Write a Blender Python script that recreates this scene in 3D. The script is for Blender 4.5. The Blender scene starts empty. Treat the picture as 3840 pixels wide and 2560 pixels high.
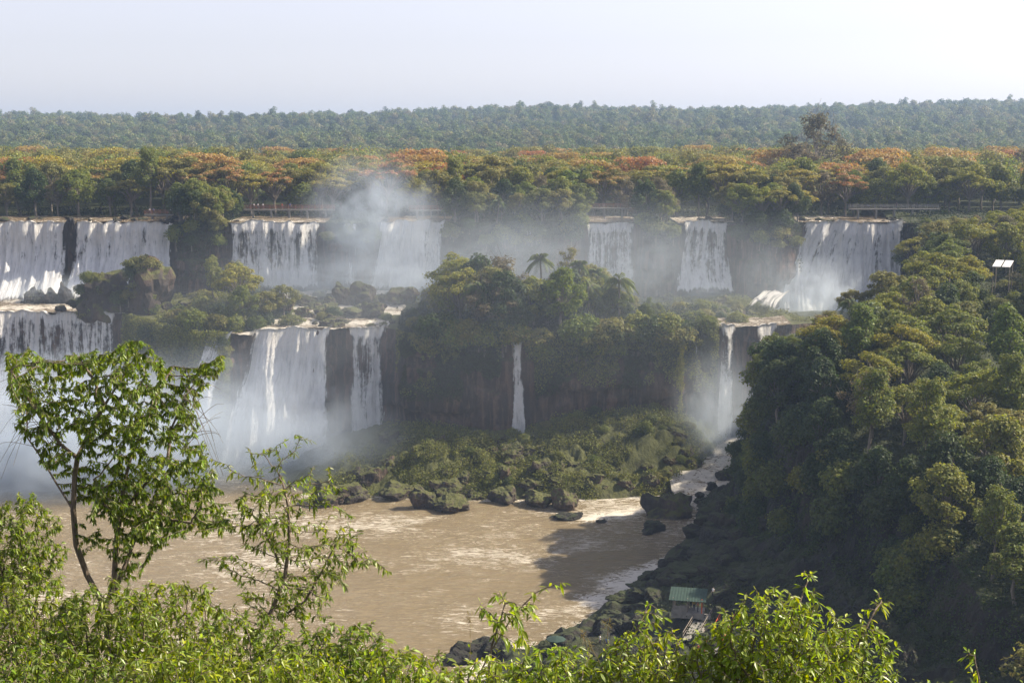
import bpy, math, random
import numpy as np
from mathutils import Vector, Matrix

SC = bpy.context.scene
COL = SC.collection
R = math.radians
rng = np.random.default_rng(7)
random.seed(7)

# ------------------------------------------------------------------ camera, sky, sun
F = 1400.0                       # focal length in pixels of a 1024 px wide picture
CAM = np.array([0.0, 0.0, 75.0])
PITCH = math.atan(201.0 / F)
cam_d = bpy.data.cameras.new('camera')
cam = bpy.data.objects.new('camera', cam_d); COL.objects.link(cam)
cam.location = CAM.tolist(); cam.rotation_euler = (math.pi/2 - PITCH, 0, 0)
cam_d.sensor_width = 36; cam_d.lens = 36 * F / 1024
cam_d.clip_start = 0.5; cam_d.clip_end = 20000
SC.camera = cam

SUN_AZ = R(15)                   # from +x (right) towards +y (ahead)
SUN_EL = R(40)
S_DIR = Vector((math.cos(SUN_AZ)*math.cos(SUN_EL), math.sin(SUN_AZ)*math.cos(SUN_EL), math.sin(SUN_EL)))
world = bpy.data.worlds.new('World'); SC.world = world; world.use_nodes = True
wn = world.node_tree
sky = wn.nodes.new('ShaderNodeTexSky'); sky.sky_type = 'NISHITA'; sky.sun_disc = False
sky.sun_elevation = SUN_EL; sky.sun_rotation = math.pi/2 - SUN_AZ
sky.altitude = 200; sky.air_density = 1.0; sky.dust_density = 1.2; sky.ozone_density = 2.0
bg = wn.nodes['Background']; bg.inputs['Strength'].default_value = 0.093
tint = wn.nodes.new('ShaderNodeMix'); tint.data_type = 'RGBA'; tint.blend_type = 'MULTIPLY'; tint.inputs[0].default_value = 1
tint.inputs[7].default_value = (1.02, .96, 1.03, 1)
soft = wn.nodes.new('ShaderNodeHueSaturation'); soft.inputs['Saturation'].default_value = .36
wn.links.new(sky.outputs[0], soft.inputs['Color']); wn.links.new(soft.outputs[0], tint.inputs[6]); wn.links.new(tint.outputs[2], bg.inputs['Color'])
sun_d = bpy.data.lights.new('sun', 'SUN'); sun_d.energy = 5.0; sun_d.angle = R(0.6); sun_d.color = (1.0, 0.88, 0.69)
sun = bpy.data.objects.new('sun', sun_d); COL.objects.link(sun)
sun.rotation_euler = S_DIR.to_track_quat('Z', 'Y').to_euler(); sun.location = (120, 60, 200)
SC.view_settings.view_transform = 'Standard'; SC.view_settings.look = 'None'
SC.view_settings.exposure = 1.0; SC.view_settings.gamma = 1
cy = SC.cycles
cy.max_bounces = 5; cy.diffuse_bounces = 3; cy.glossy_bounces = 2; cy.transmission_bounces = 3
cy.volume_bounces = 2; cy.transparent_max_bounces = 16
cy.use_denoising = True
try: cy.denoiser = 'OPENIMAGEDENOISE'
except Exception: pass
cy.caustics_reflective = False; cy.caustics_refractive = False
cy.volume_step_rate = 1.0; cy.volume_max_steps = 64
cy.sample_clamp_indirect = 4.0

# ------------------------------------------------------------------ projection helpers
_c, _s = math.cos(PITCH), math.sin(PITCH)
def ray(px, py):
    u = (px - 512) / F; v = (341 - py) / F
    return np.array([u, _c + v*_s, -_s + v*_c])          # forward (0,c,-s), up (0,s,c)
def at(px, py, Y):
    d = ray(px, py); return CAM + d * (Y / d[1])
def hit_z(px, py, z):
    d = ray(px, py); return CAM + d * ((z - CAM[2]) / d[2])
def proj(p):
    q = np.asarray(p, float) - CAM
    f = q[..., 1]*_c - q[..., 2]*_s; u = q[..., 1]*_s + q[..., 2]*_c
    return 512 + F*q[..., 0]/f, 341 - F*u/f
def X(px, Y): return (px - 512) / F * Y * 1.0            # close enough for level rays
def interp(x, pts):
    pts = sorted(pts); return np.interp(x, [p[0] for p in pts], [p[1] for p in pts])

# ------------------------------------------------------------------ noise
def _hash(i, j, k, seed):
    n = (i*374761393 + j*668265263 + k*1274126177 + seed*974634541) & 0xffffffff
    n = ((n ^ (n >> 13)) * 1274126177) & 0xffffffff
    return ((n ^ (n >> 16)) & 0xffff) / 65535.0
def vn(x, y, z=0.0, seed=0):
    x, y, z = np.broadcast_arrays(np.asarray(x, float), np.asarray(y, float), np.asarray(z, float))
    i, j, k = np.floor(x).astype(np.int64), np.floor(y).astype(np.int64), np.floor(z).astype(np.int64)
    f, g, h = x-i, y-j, z-k
    f, g, h = f*f*(3-2*f), g*g*(3-2*g), h*h*(3-2*h)
    out = 0
    for a in (0, 1):
        for b in (0, 1):
            for c in (0, 1):
                w = (f if a else 1-f)*(g if b else 1-g)*(h if c else 1-h)
                out = out + w*_hash(i+a, j+b, k+c, seed)
    return out*2-1
def fbm(x, y, z=0.0, seed=0, oct=4):
    o, a, t = 0, 1.0, 0
    x, y, z = np.asarray(x, float), np.asarray(y, float), np.asarray(z, float)
    for q in range(oct):
        o = o + a*vn(x*2**q, y*2**q, z*2**q, seed+q*17); t += a; a *= .5
    return o/t
def sstep(a, b, x):
    t = np.clip((x-a)/(b-a), 0, 1); return t*t*(3-2*t)

# ------------------------------------------------------------------ object helpers
def mesh_np(name, V, Fc, mats=(), mat_idx=None, smooth=False, uv=None, attrs=None):
    """one mesh from arrays: V (n,3), Fc an (m,k) array or a list of such arrays"""
    V = np.asarray(V, np.float32)
    if not isinstance(Fc, list): Fc = [Fc]
    Fc = [np.asarray(f, np.int32) for f in Fc if len(f)]
    me = bpy.data.meshes.new(name)
    loops = np.concatenate([f.ravel() for f in Fc])
    tot = np.concatenate([np.full(len(f), f.shape[1], np.int32) for f in Fc])
    start = np.concatenate([[0], np.cumsum(tot)[:-1]]).astype(np.int32)
    me.vertices.add(len(V)); me.vertices.foreach_set('co', V.ravel())
    me.loops.add(len(loops)); me.loops.foreach_set('vertex_index', loops)
    me.polygons.add(len(tot)); me.polygons.foreach_set('loop_start', start)
    for m in mats: me.materials.append(m)
    if mat_idx is not None: me.polygons.foreach_set('material_index', np.asarray(mat_idx, np.int32))
    me.polygons.foreach_set('use_smooth', np.full(len(tot), smooth, bool))
    if uv is not None:
        l = me.uv_layers.new(name='UVMap'); l.data.foreach_set('uv', np.asarray(uv, np.float32)[loops].ravel())
    for k, a in (attrs or {}).items():
        t = me.attributes.new(k, 'FLOAT', 'POINT'); t.data.foreach_set('value', np.asarray(a, np.float32))
    me.update(calc_edges=True); me.validate()
    return me
def obj(name, me, parent=None, loc=(0, 0, 0)):
    o = bpy.data.objects.new(name, me); COL.objects.link(o); o.location = loc
    if parent is not None: o.parent = parent
    return o
def thing(name, label, cat, loc=(0, 0, 0), rz=0, group=None, me=None):
    o = bpy.data.objects.new(name, me); COL.objects.link(o)
    o.location = loc; o.rotation_euler = (0, 0, rz)
    o['label'] = label; o['category'] = cat
    if group: o['group'] = group
    return o
def setting(name, me, kind='structure', label=None):
    o = obj(name, me); o['kind'] = kind
    if label: o['label'] = label
    return o
def grid_faces(nr, nc):
    i = np.arange(nr-1)[:, None]*nc + np.arange(nc-1)[None, :]
    i = i.ravel(); return np.stack([i, i+1, i+nc+1, i+nc], 1)
class MB:
    """collects boxes and tubes for one mesh"""
    def __init__(s): s.V, s.F4, s.n, s.M = [], [], 0, []
    def add(s, v, f, m=0):
        s.V.append(np.asarray(v, float)); s.F4.append(np.asarray(f)+s.n); s.n += len(v); s.M += [m]*len(f); return s
    def box(s, c, d, m=0, rz=0.0):
        c = np.asarray(c, float); d = np.asarray(d, float)/2
        v = np.array([(x, y, z) for z in (-1, 1) for y in (-1, 1) for x in (-1, 1)], float)*d
        if rz: v = v @ np.array(Matrix.Rotation(rz, 3, 'Z')).T
        return s.add(v+c, [(0, 2, 3, 1), (4, 5, 7, 6), (0, 1, 5, 4), (2, 6, 7, 3), (0, 4, 6, 2), (1, 3, 7, 5)], m)
    def tube(s, P, r, n=6, m=0):
        P = np.asarray(P, float); r = np.broadcast_to(np.asarray(r, float), (len(P),))
        T = np.gradient(P, axis=0); T /= np.linalg.norm(T, axis=1)[:, None]+1e-9
        a = np.array([0, 0, 1.0]) if abs(T[0, 2]) < .9 else np.array([1.0, 0, 0])
        U = np.cross(T, a); U /= np.linalg.norm(U, axis=1)[:, None]+1e-9; W = np.cross(T, U)
        th = np.arange(n)*2*math.pi/n
        V = P[:, None] + r[:, None, None]*(np.cos(th)[None, :, None]*U[:, None]+np.sin(th)[None, :, None]*W[:, None])
        i = np.arange(len(P)-1)[:, None]*n; j = np.arange(n)[None]; k = (j+1) % n
        f = np.stack([i+j, i+k, i+n+k, i+n+j], -1).reshape(-1, 4)
        return s.add(V.reshape(-1, 3), f, m)
    def mesh(s, name, mats, smooth=False):
        return mesh_np(name, np.concatenate(s.V), np.concatenate(s.F4), mats, s.M, smooth)
def copy_tree(o):
    c = o.copy(); COL.objects.link(c)
    for ch in o.children:
        d = ch.copy(); COL.objects.link(d); d.parent = c
        for g in ch.children:
            e = g.copy(); COL.objects.link(e); e.parent = d
    return c

# ------------------------------------------------------------------ materials
class NT:
    def __init__(s, name):
        s.m = bpy.data.materials.new(name); s.m.use_nodes = True; s.t = s.m.node_tree
        s.t.nodes.clear(); s.out = s.t.nodes.new('ShaderNodeOutputMaterial')
    def __call__(s, typ, ins=None, **props):
        n = s.t.nodes.new('ShaderNode'+typ)
        for k, v in props.items(): setattr(n, k, v)
        for k, v in (ins or {}).items():
            if isinstance(v, bpy.types.NodeSocket): s.t.links.new(v, n.inputs[k])
            else: n.inputs[k].default_value = v
        return n
    def math(s, op, a, b=0.0, c=None):
        n = s('Math', {0: a, 1: b}, operation=op)
        if c is not None: n.inputs[2].default_value = c
        return n.outputs[0]
    def ramp(s, fac, stops, interp='LINEAR'):
        n = s('ValToRGB', {'Fac': fac}); n.color_ramp.interpolation = interp
        e = n.color_ramp.elements
        while len(e) < len(stops): e.new(0.5)
        for q, (p, c) in zip(e, stops): q.position = p; q.color = (*c, 1) if len(c) == 3 else c
        return n.outputs['Color']
    def mix(s, f, a, b, blend='MIX'):
        n = s('Mix', data_type='RGBA', blend_type=blend)
        for i, v in ((0, f), (6, a), (7, b)):
            if isinstance(v, bpy.types.NodeSocket): s.t.links.new(v, n.inputs[i])
            else: n.inputs[i].default_value = v if i == 0 or len(v) == 4 else (*v, 1)
        return n.outputs[2]
    def noise(s, vec, scale, detail=4, rough=.55, dist=0.0):
        return s('TexNoise', {'Vector': vec, 'Scale': scale, 'Detail': detail, 'Roughness': rough, 'Distortion': dist}).outputs['Fac']
    def surf(s, sock): s.t.links.new(sock, s.out.inputs['Surface']); return s.m
    def mapping(s, vec, scale=(1, 1, 1), loc=(0, 0, 0)):
        return s('Mapping', {'Vector': vec, 'Scale': scale, 'Location': loc}).outputs[0]
    def bump(s, h, strength=.5, dist=.2):
        return s('Bump', {'Height': h, 'Strength': strength, 'Distance': dist}).outputs[0]

def leaf_mat(name, stops, transl=.4, var=.5, rough=.55, spec=.25):
    """stops: colours picked per plant; each leaf clump differs a little more"""
    t = NT(name)
    oi = t('ObjectInfo').outputs['Random']; isl = t('NewGeometry').outputs['Random Per Island']
    n = len(stops)
    base = t.ramp(oi, [(i/max(1, n-1), c) for i, c in enumerate(stops)])
    hsv = t('HueSaturation', {'Color': base, 'Hue': t.math('MULTIPLY_ADD', isl, .05, .475),
                              'Saturation': t.math('MULTIPLY_ADD', t.math('FRACT', t.math('MULTIPLY', isl, 7.3)), .3, .85),
                              'Value': t.math('MULTIPLY_ADD', t.math('FRACT', t.math('MULTIPLY', isl, 13.7)), var*1.6, 1-var*.8)}).outputs[0]
    d = t('BsdfPrincipled', {'Base Color': hsv, 'Roughness': rough, 'Specular IOR Level': spec})
    tc = t('HueSaturation', {'Color': hsv, 'Hue': .485, 'Saturation': 1.15, 'Value': 1.5}).outputs[0]
    tr = t('BsdfTranslucent', {'Color': tc})
    mx = t('MixShader', {0: transl, 1: d.outputs[0], 2: tr.outputs[0]})
    return t.surf(mx.outputs[0])
def bark_mat(name, c1, c2, sc=3.0):
    t = NT(name); co = t('TexCoord').outputs['Object']
    n = t.noise(t.mapping(co, (sc*2, sc*2, sc*.35)), 3, 5)
    col = t.ramp(n, [(.3, c1), (.7, c2)])
    return t.surf(t('BsdfPrincipled', {'Base Color': col, 'Roughness': .9, 'Normal': t.bump(n, .6, .05)}).outputs[0])
def plain_mat(name, c, rough=.7, metal=0.0, nscale=8.0, var=.25):
    t = NT(name); co = t('TexCoord').outputs['Object']
    n = t.noise(co, nscale, 4)
    col = t.ramp(n, [(.25, tuple(q*(1-var) for q in c)), (.75, tuple(min(1, q*(1+var)) for q in c))])
    return t.surf(t('BsdfPrincipled', {'Base Color': col, 'Roughness': rough, 'Metallic': metal, 'Normal': t.bump(n, .2, .02)}).outputs[0])
def rock_mat(name, dark, warm, moss, mossy=.5, strata=True):
    t = NT(name); g = t('NewGeometry'); pos = g.outputs['Position']
    nz = t('SeparateXYZ', {0: g.outputs['Normal']}).outputs[2]
    n1 = t.noise(t.mapping(pos, (.09, .09, .05)), 1, 5, .6)
    n2 = t.noise(t.mapping(pos, (.9, .9, .22)), 1, 5, .65)
    n3 = t.noise(t.mapping(pos, (.8, .8, .05)), 1, 5, .65)
    col = t.mix(t.ramp(n1, [(.42, (0, 0, 0)), (.62, (1, 1, 1))]), dark, warm)
    col = t.mix(t.ramp(n2, [(.35, (0, 0, 0)), (.65, (1, 1, 1))]), t.mix(.6, col, (.02, .018, .016), 'MIX'), col)
    if strata: col = t.mix(t.ramp(n3, [(.48, (0, 0, 0)), (.62, (.7, .7, .7))]), col, tuple(min(1, q*2.1) for q in warm))
    mo = t.math('ADD', t.math('MULTIPLY', nz, .9), t.math('MULTIPLY_ADD', n1, 1.2, -1.0+mossy*.6))
    mo = t.ramp(t.math('ADD', mo, t.math('MULTIPLY_ADD', n2, .6, -.3)), [(.25, (0, 0, 0)), (.55, (1, 1, 1))])
    col = t.mix(mo, col, t.mix(n2, tuple(q*.55 for q in moss), tuple(q*1.4 for q in moss)))
    h = t.math('ADD', n2, t.math('MULTIPLY', n3, .6))
    h = t.math('ADD', h, t.math('MULTIPLY', t.noise(pos, 2.2, 6, .7), .5))
    return t.surf(t('BsdfPrincipled', {'Base Color': col, 'Roughness': .8, 'Specular IOR Level': .3, 'Normal': t.bump(h, .9, .7)}).outputs[0])

M = {}
M['cliff'] = rock_mat('cliff rock', (.030, .026, .026), (.085, .05, .038), (.05, .06, .018), .25)
M['boulder'] = rock_mat('boulder rock', (.06, .05, .042), (.15, .10, .07), (.085, .09, .026), .5, False)
M['wet_shaded'] = rock_mat('wet black rock', (.022, .02, .019), (.05, .038, .032), (.04, .05, .016), .15, False)  # river and lip rocks are wet; on the headland this tone paints shade
M['redrock'] = rock_mat('red mossy rock', (.05, .038, .032), (.15, .08, .05), (.08, .085, .02), .75, False)
M['earth'] = rock_mat('forest earth', (.05, .042, .03), (.10, .07, .045), (.05, .06, .02), .9, False)
M['bark'] = bark_mat('grey bark', (.10, .085, .07), (.26, .22, .18))
M['bark_dark'] = bark_mat('brown bark', (.09, .07, .055), (.26, .2, .15), 8)
G1c, G2c, G3c = (.075, .092, .022), (.105, .122, .028), (.052, .070, .020)
M['leaf_green'] = leaf_mat('green leaves', [(0.083, 0.111, 0.032), (0.119, 0.145, 0.034), (0.166, 0.193, 0.044), (0.206, 0.213, 0.047), (0.119, 0.166, 0.037)])
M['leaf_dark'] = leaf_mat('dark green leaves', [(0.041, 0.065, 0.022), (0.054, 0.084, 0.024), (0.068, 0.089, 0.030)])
M['leaf_olive'] = leaf_mat('olive leaves', [(0.171, 0.176, 0.053), (0.209, 0.198, 0.061), (0.149, 0.165, 0.050)])
M['leaf_yellow'] = leaf_mat('yellow green leaves', [(0.201, 0.218, 0.037), (0.247, 0.236, 0.039), (0.172, 0.207, 0.037)])
M['leaf_brown'] = leaf_mat('brown grey leaves', [(.15, .135, .075), (.17, .135, .075), (.13, .125, .07)])
M['blossom'] = leaf_mat('orange blossom', [(.34, .225, .085), (.33, .25, .08), (.35, .19, .085), (.26, .235, .065), (.21, .205, .062), (.16, .175, .05)], .35, .35)
M['blossom_gold'] = leaf_mat('golden blossom', [(0.310, 0.270, 0.052), (0.287, 0.253, 0.052), (0.218, 0.230, 0.048)], .35, .35)
M['leaf_far'] = leaf_mat('far forest leaves', [(0.074, 0.109, 0.036), (0.131, 0.167, 0.051), (0.094, 0.138, 0.044), (0.202, 0.202, 0.074), (0.057, 0.090, 0.032), (0.160, 0.189, 0.057), (0.210, 0.190, 0.090), (0.045, 0.070, 0.025)], .3, .7)
M['leaf_palm'] = leaf_mat('palm fronds', [(0.101, 0.144, 0.043), (0.152, 0.186, 0.060)], .35, .3)
M['leaf_near'] = leaf_mat('near green leaves', [(0.163, 0.229, 0.030), (0.215, 0.274, 0.035)], .5, .8, .38, .5)
M['leaf_lime'] = leaf_mat('near lime leaves', [(0.224, 0.310, 0.040), (0.270, 0.333, 0.046)], .52, .75, .38, .5)
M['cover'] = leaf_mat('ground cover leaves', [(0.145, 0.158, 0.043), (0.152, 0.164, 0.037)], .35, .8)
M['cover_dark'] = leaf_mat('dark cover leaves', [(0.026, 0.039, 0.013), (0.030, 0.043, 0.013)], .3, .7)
M['grass_dry'] = leaf_mat('dry grass', [(.17, .13, .06), (.14, .12, .05)], .3)
M['white'] = plain_mat('white paint', (.75, .74, .72), .5, 0, 3, .08)
M['grey_metal'] = plain_mat('grey steel', (.30, .29, .28), .5, .3)
M['rust'] = plain_mat('rusty red rail', (.28, .12, .08), .7)
M['timber'] = plain_mat('weathered boards', (.20, .17, .14), .85)
M['green_roof'] = plain_mat('green sheet roof', (.02, .046, .036), .9, 0, 2, .3)
M['orange'] = plain_mat('orange paint', (.55, .10, .02), .6)
M['concrete'] = plain_mat('grey concrete', (.22, .21, .19), .9, 0, 2, .3)
M['skin'] = plain_mat('skin', (.42, .24, .16), .6, 0, 3, .05)
M['hair'] = plain_mat('dark hair', (.02, .015, .012), .6)
M['trousers'] = plain_mat('dark trousers', (.03, .035, .06), .8)
for k, c in dict(shirt_white=(.75, .75, .75), shirt_red=(.45, .05, .04), shirt_blue=(.08, .14, .38), shirt_orange=(.55, .16, .03), shirt_yellow=(.5, .38, .08), shirt_dark=(.05, .05, .06)).items():
    M[k] = plain_mat(k.replace('_', ' '), c, .85, 0, 3, .08)

def falls_mat(name, cover, tan=.45, fine=1.0):
    """falling water: white strands with gaps between them"""
    t = NT(name); uv = t('UVMap').outputs[0]
    sx = t('SeparateXYZ', {0: uv}); v = sx.outputs[1]
    wob = t.noise(t.mapping(uv, (.25, .12, 1)), 1, 2)
    uvw = t('VectorMath', {0: uv, 1: t('CombineXYZ', {0: t.math('MULTIPLY_ADD', wob, 1.2, -.6)}).outputs[0]}, operation='ADD').outputs[0]
    a = t.noise(t.mapping(uvw, (.55*fine, .035, 1)), 1, 6, .62)
    b = t.noise(t.mapping(uvw, (1.7*fine, .16, 1), (7, 3, 0)), 1, 6, .7)
    c = t.noise(t.mapping(uvw, (.9, .5, 1), (3, 9, 0)), 1, 6, .75)
    d = t.math('ADD', t.math('MULTIPLY', a, .6), t.math('MULTIPLY', b, .4))
    d = t.math('ADD', d, t.math('MULTIPLY_ADD', c, .3, -.15))
    lip = t('MapRange', {0: v, 1: 0.0, 2: 3.0, 3: .16, 4: 0.0}).outputs[0]
    base = t('MapRange', {0: v, 1: 9.0, 2: 20.0, 3: 0.0, 4: .14}).outputs[0]
    d = t.math('ADD', t.math('ADD', d, lip), base)
    lo = .61 - .19*cover
    edge = t('Attribute', attribute_name='edge').outputs['Fac']
    d = t.math('ADD', d, t.math('MULTIPLY_ADD', edge, .42, -.42))
    alpha = t.ramp(d, [(lo, (0, 0, 0)), (lo+.10, (1, 1, 1))])
    tanf = t('MapRange', {0: v, 1: 0.0, 2: 9.0, 3: tan, 4: 0.0}).outputs[0]
    col = t.mix(t.math('MULTIPLY', tanf, t.ramp(a, [(.4, (.3, .3, .3)), (.6, (1, 1, 1))])), (.93, .94, .95), (.55, .45, .29))
    col = t.mix(t.ramp(b, [(.38, (.7, .7, .7)), (.50, (0, 0, 0))]), col, (.56, .58, .60))  # grey in the hollows between strands: shading put into the water colour
    col = t.mix(t.ramp(c, [(.35, (.4, .4, .4)), (.52, (0, 0, 0))]), col, (.58, .60, .63))
    h = t.math('ADD', t.math('MULTIPLY', a, 1.5), t.math('ADD', t.math('MULTIPLY', b, .8), t.math('MULTIPLY', c, .6)))
    p = t('BsdfPrincipled', {'Base Color': col, 'Roughness': .6, 'Specular IOR Level': .3, 'Normal': t.bump(h, 1.0, 1.6)})
    tr = t('BsdfTranslucent', {'Color': (.8, .84, .88, 1)})
    m1 = t('MixShader', {0: .12, 1: p.outputs[0], 2: tr.outputs[0]})
    m2 = t('MixShader', {0: alpha, 1: t('BsdfTransparent').outputs[0], 2: m1.outputs[0]})
    t.m.blend_method = 'HASHED' if hasattr(t.m, 'blend_method') else None
    return t.surf(m2.outputs[0])
M['falls'] = falls_mat('falling water', .85)
M['falls_thick'] = falls_mat('thick falling water', 1.3, .5)
M['falls_dense'] = falls_mat('dense falling water', 1.75, .5)
M['falls_trickle'] = falls_mat('trickling water', .22, .3, 1.4)
M['falls_thin'] = falls_mat('thin falling water', .42, .3, 1.6)
def river_mat(name, brown, foam_bias, scale=1.0, bumpd=.25):
    t = NT(name); pos = t('NewGeometry').outputs['Position']
    n0 = t.noise(t.mapping(pos, (.03*scale, .05*scale, 1)), 1, 3)
    w1 = t.noise(t.mapping(pos, (.35*scale, .75*scale, 1)), 1, 6, .62, .6)
    w2 = t.noise(t.mapping(pos, (.2*scale, .42*scale, 1), (5, 1, 0)), 1, 8, .7, 1.8)
    fa = t('Attribute', attribute_name='foam').outputs['Fac']
    rid = t.math('SUBTRACT', 1.0, t.math('MULTIPLY', t.math('ABSOLUTE', t.math('SUBTRACT', w2, .5)), 15.0))
    f = t.math('ADD', t.math('MULTIPLY', rid, .42), t.math('ADD', t.math('MULTIPLY_ADD', n0, 1.1, -.62+foam_bias), t.math('MULTIPLY', fa, t.math('MULTIPLY_ADD', w2, 2.6, -.45))))
    f = t.math('ADD', f, t.math('MULTIPLY_ADD', w1, 1.0, -.5))
    fm = t.ramp(f, [(.40, (0, 0, 0)), (.72, (1, 1, 1))])
    col = t.mix(w1, tuple(q*.8 for q in brown), tuple(q*1.2 for q in brown))
    w3 = t.noise(t.mapping(pos, (.45*scale, 1.7*scale, 1), (2, 8, 0)), 1, 6, .7, .8)
    cap_glint = t.ramp(t.math('ADD', w3, t.math('MULTIPLY_ADD', n0, .7, -.37)), [(.555, (0, 0, 0)), (.66, (1, 1, 1))])  # fine pale flecks: whitecaps together with glints painted into the colour
    fm = t.math('MAXIMUM', fm, t.math('MULTIPLY', cap_glint, .75))
    col = t.mix(fm, col, (.74, .69, .60))
    h = t.math('ADD', t.math('ADD', w1, w3), t.math('MULTIPLY', w2, .7))
    rough = t.math('MULTIPLY_ADD', fm, .5, .14)
    return t.surf(t('BsdfPrincipled', {'Base Color': col, 'Roughness': rough, 'IOR': 1.5, 'Normal': t.bump(h, .9, bumpd*2.6)}).outputs[0])
M['river'] = river_mat('brown river water', (.245, .188, .104), -.05)
M['rapid'] = river_mat('rapids water', (.22, .16, .09), .12, 1.6, .4)

def mist_mat(name, dens, scale=1.6, thr=.35, low=0.0, aniso=.2, color=(.95, .96, 1)):
    """spray: density fades from the middle of its ball, broken by noise"""
    t = NT(name); co = t('TexCoord').outputs['Object']
    r = t('VectorMath', {0: co}, operation='LENGTH').outputs['Value']
    fall = t('MapRange', {0: r, 1: 1.0, 2: .1, 3: 0.0, 4: 1.0}, interpolation_type='SMOOTHSTEP').outputs[0]
    n = t.noise(co, scale, 5, .62, .9)
    n = t('MapRange', {0: n, 1: thr, 2: thr+.32, 3: 0.0, 4: 1.0}, interpolation_type='SMOOTHSTEP').outputs[0]
    z = t('SeparateXYZ', {0: co}).outputs[2]
    zf = t('MapRange', {0: z, 1: -1.0, 2: 1.0, 3: 1.0+low, 4: 1.0-low}).outputs[0]
    d = t.math('MULTIPLY', t.math('MULTIPLY', t.math('MULTIPLY', fall, n), zf), dens)
    p = t('VolumePrincipled', {'Density': d, 'Color': (*color, 1), 'Anisotropy': aniso})
    t.t.links.new(p.outputs[0], t.out.inputs['Volume'])
    return t.m

# ------------------------------------------------------------------ the land: river bed, talus, lower cliff, terrace, upper cliff, plateau
Z_UP = 53.0
def up_lip(x):   # plan line of the upper cliff
    return interp(x, [(-300, 384), (-150, 380), (-92, 378), (-84, 374), (-76, 377), (-40, 379), (-18, 378), (-12, 374), (17, 376), (22, 378), (34, 378), (37, 375), (44, 375), (48, 378), (60, 378), (63, 375), (74, 375.5), (79, 378), (104, 379), (120, 372), (300, 372)]) + 1.2*fbm(x*.06, 0, 0, 3)
def lo_lip(x):
    return interp(x, [(-300, 352), (-125, 350), (-96, 348), (-88, 340), (-74, 326), (-64, 325), (-60, 328), (-28, 328), (-25, 321), (0, 317), (40, 319), (46, 322), (60, 324), (70, 330), (300, 330)]) + 1.0*fbm(x*.09, 4, 0, 5)
def lo_z(x): return interp(x, [(-300, 32), (-96, 32), (-84, 31), (-62, 30), (-59, 31), (-28, 31), (-24, 30.5), (0, 31), (46, 32), (60, 32), (300, 33)])
def tal_z(x): return interp(x, [(-300, -2), (-56, -2), (-48, 4), (-35, 8), (-22, 10), (-6, 9), (2, 9), (14, 13), (34, 14), (44, 10), (52, 6), (70, 5), (300, 5)])
def shore_y(x): return interp(x, [(-300, 345), (-60, 318), (-50, 297), (-44, 291), (0, 287), (20, 288), (30, 290), (40, 296), (48, 312), (60, 318), (300, 325)])
def mid_z(x): return interp(x, [(-300, 33), (-120, 33), (-90, 34), (-60, 34.5), (-25, 34.5), (0, 33), (30, 33), (60, 34), (70, 30), (300, 30)])
FALLS_UP = [(-150, -119.5), (-118.5, -90.5), (-77, -50.5), (-36.5, -17), (18.5, 34.5), (44.5, 60), (78, 106)]
FALLS_LO = [(-150, -98), (-66, -48), (-43, -30), (-2, 4.8), (48, 55), (56, 64)]
def in_falls(x, L, pad=1.0):
    m = np.zeros_like(np.asarray(x, float))
    for a, b in L: m = np.maximum(m, sstep(a-pad, a+pad, x)*(1-sstep(b-pad, b+pad, x)))
    return m

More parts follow.
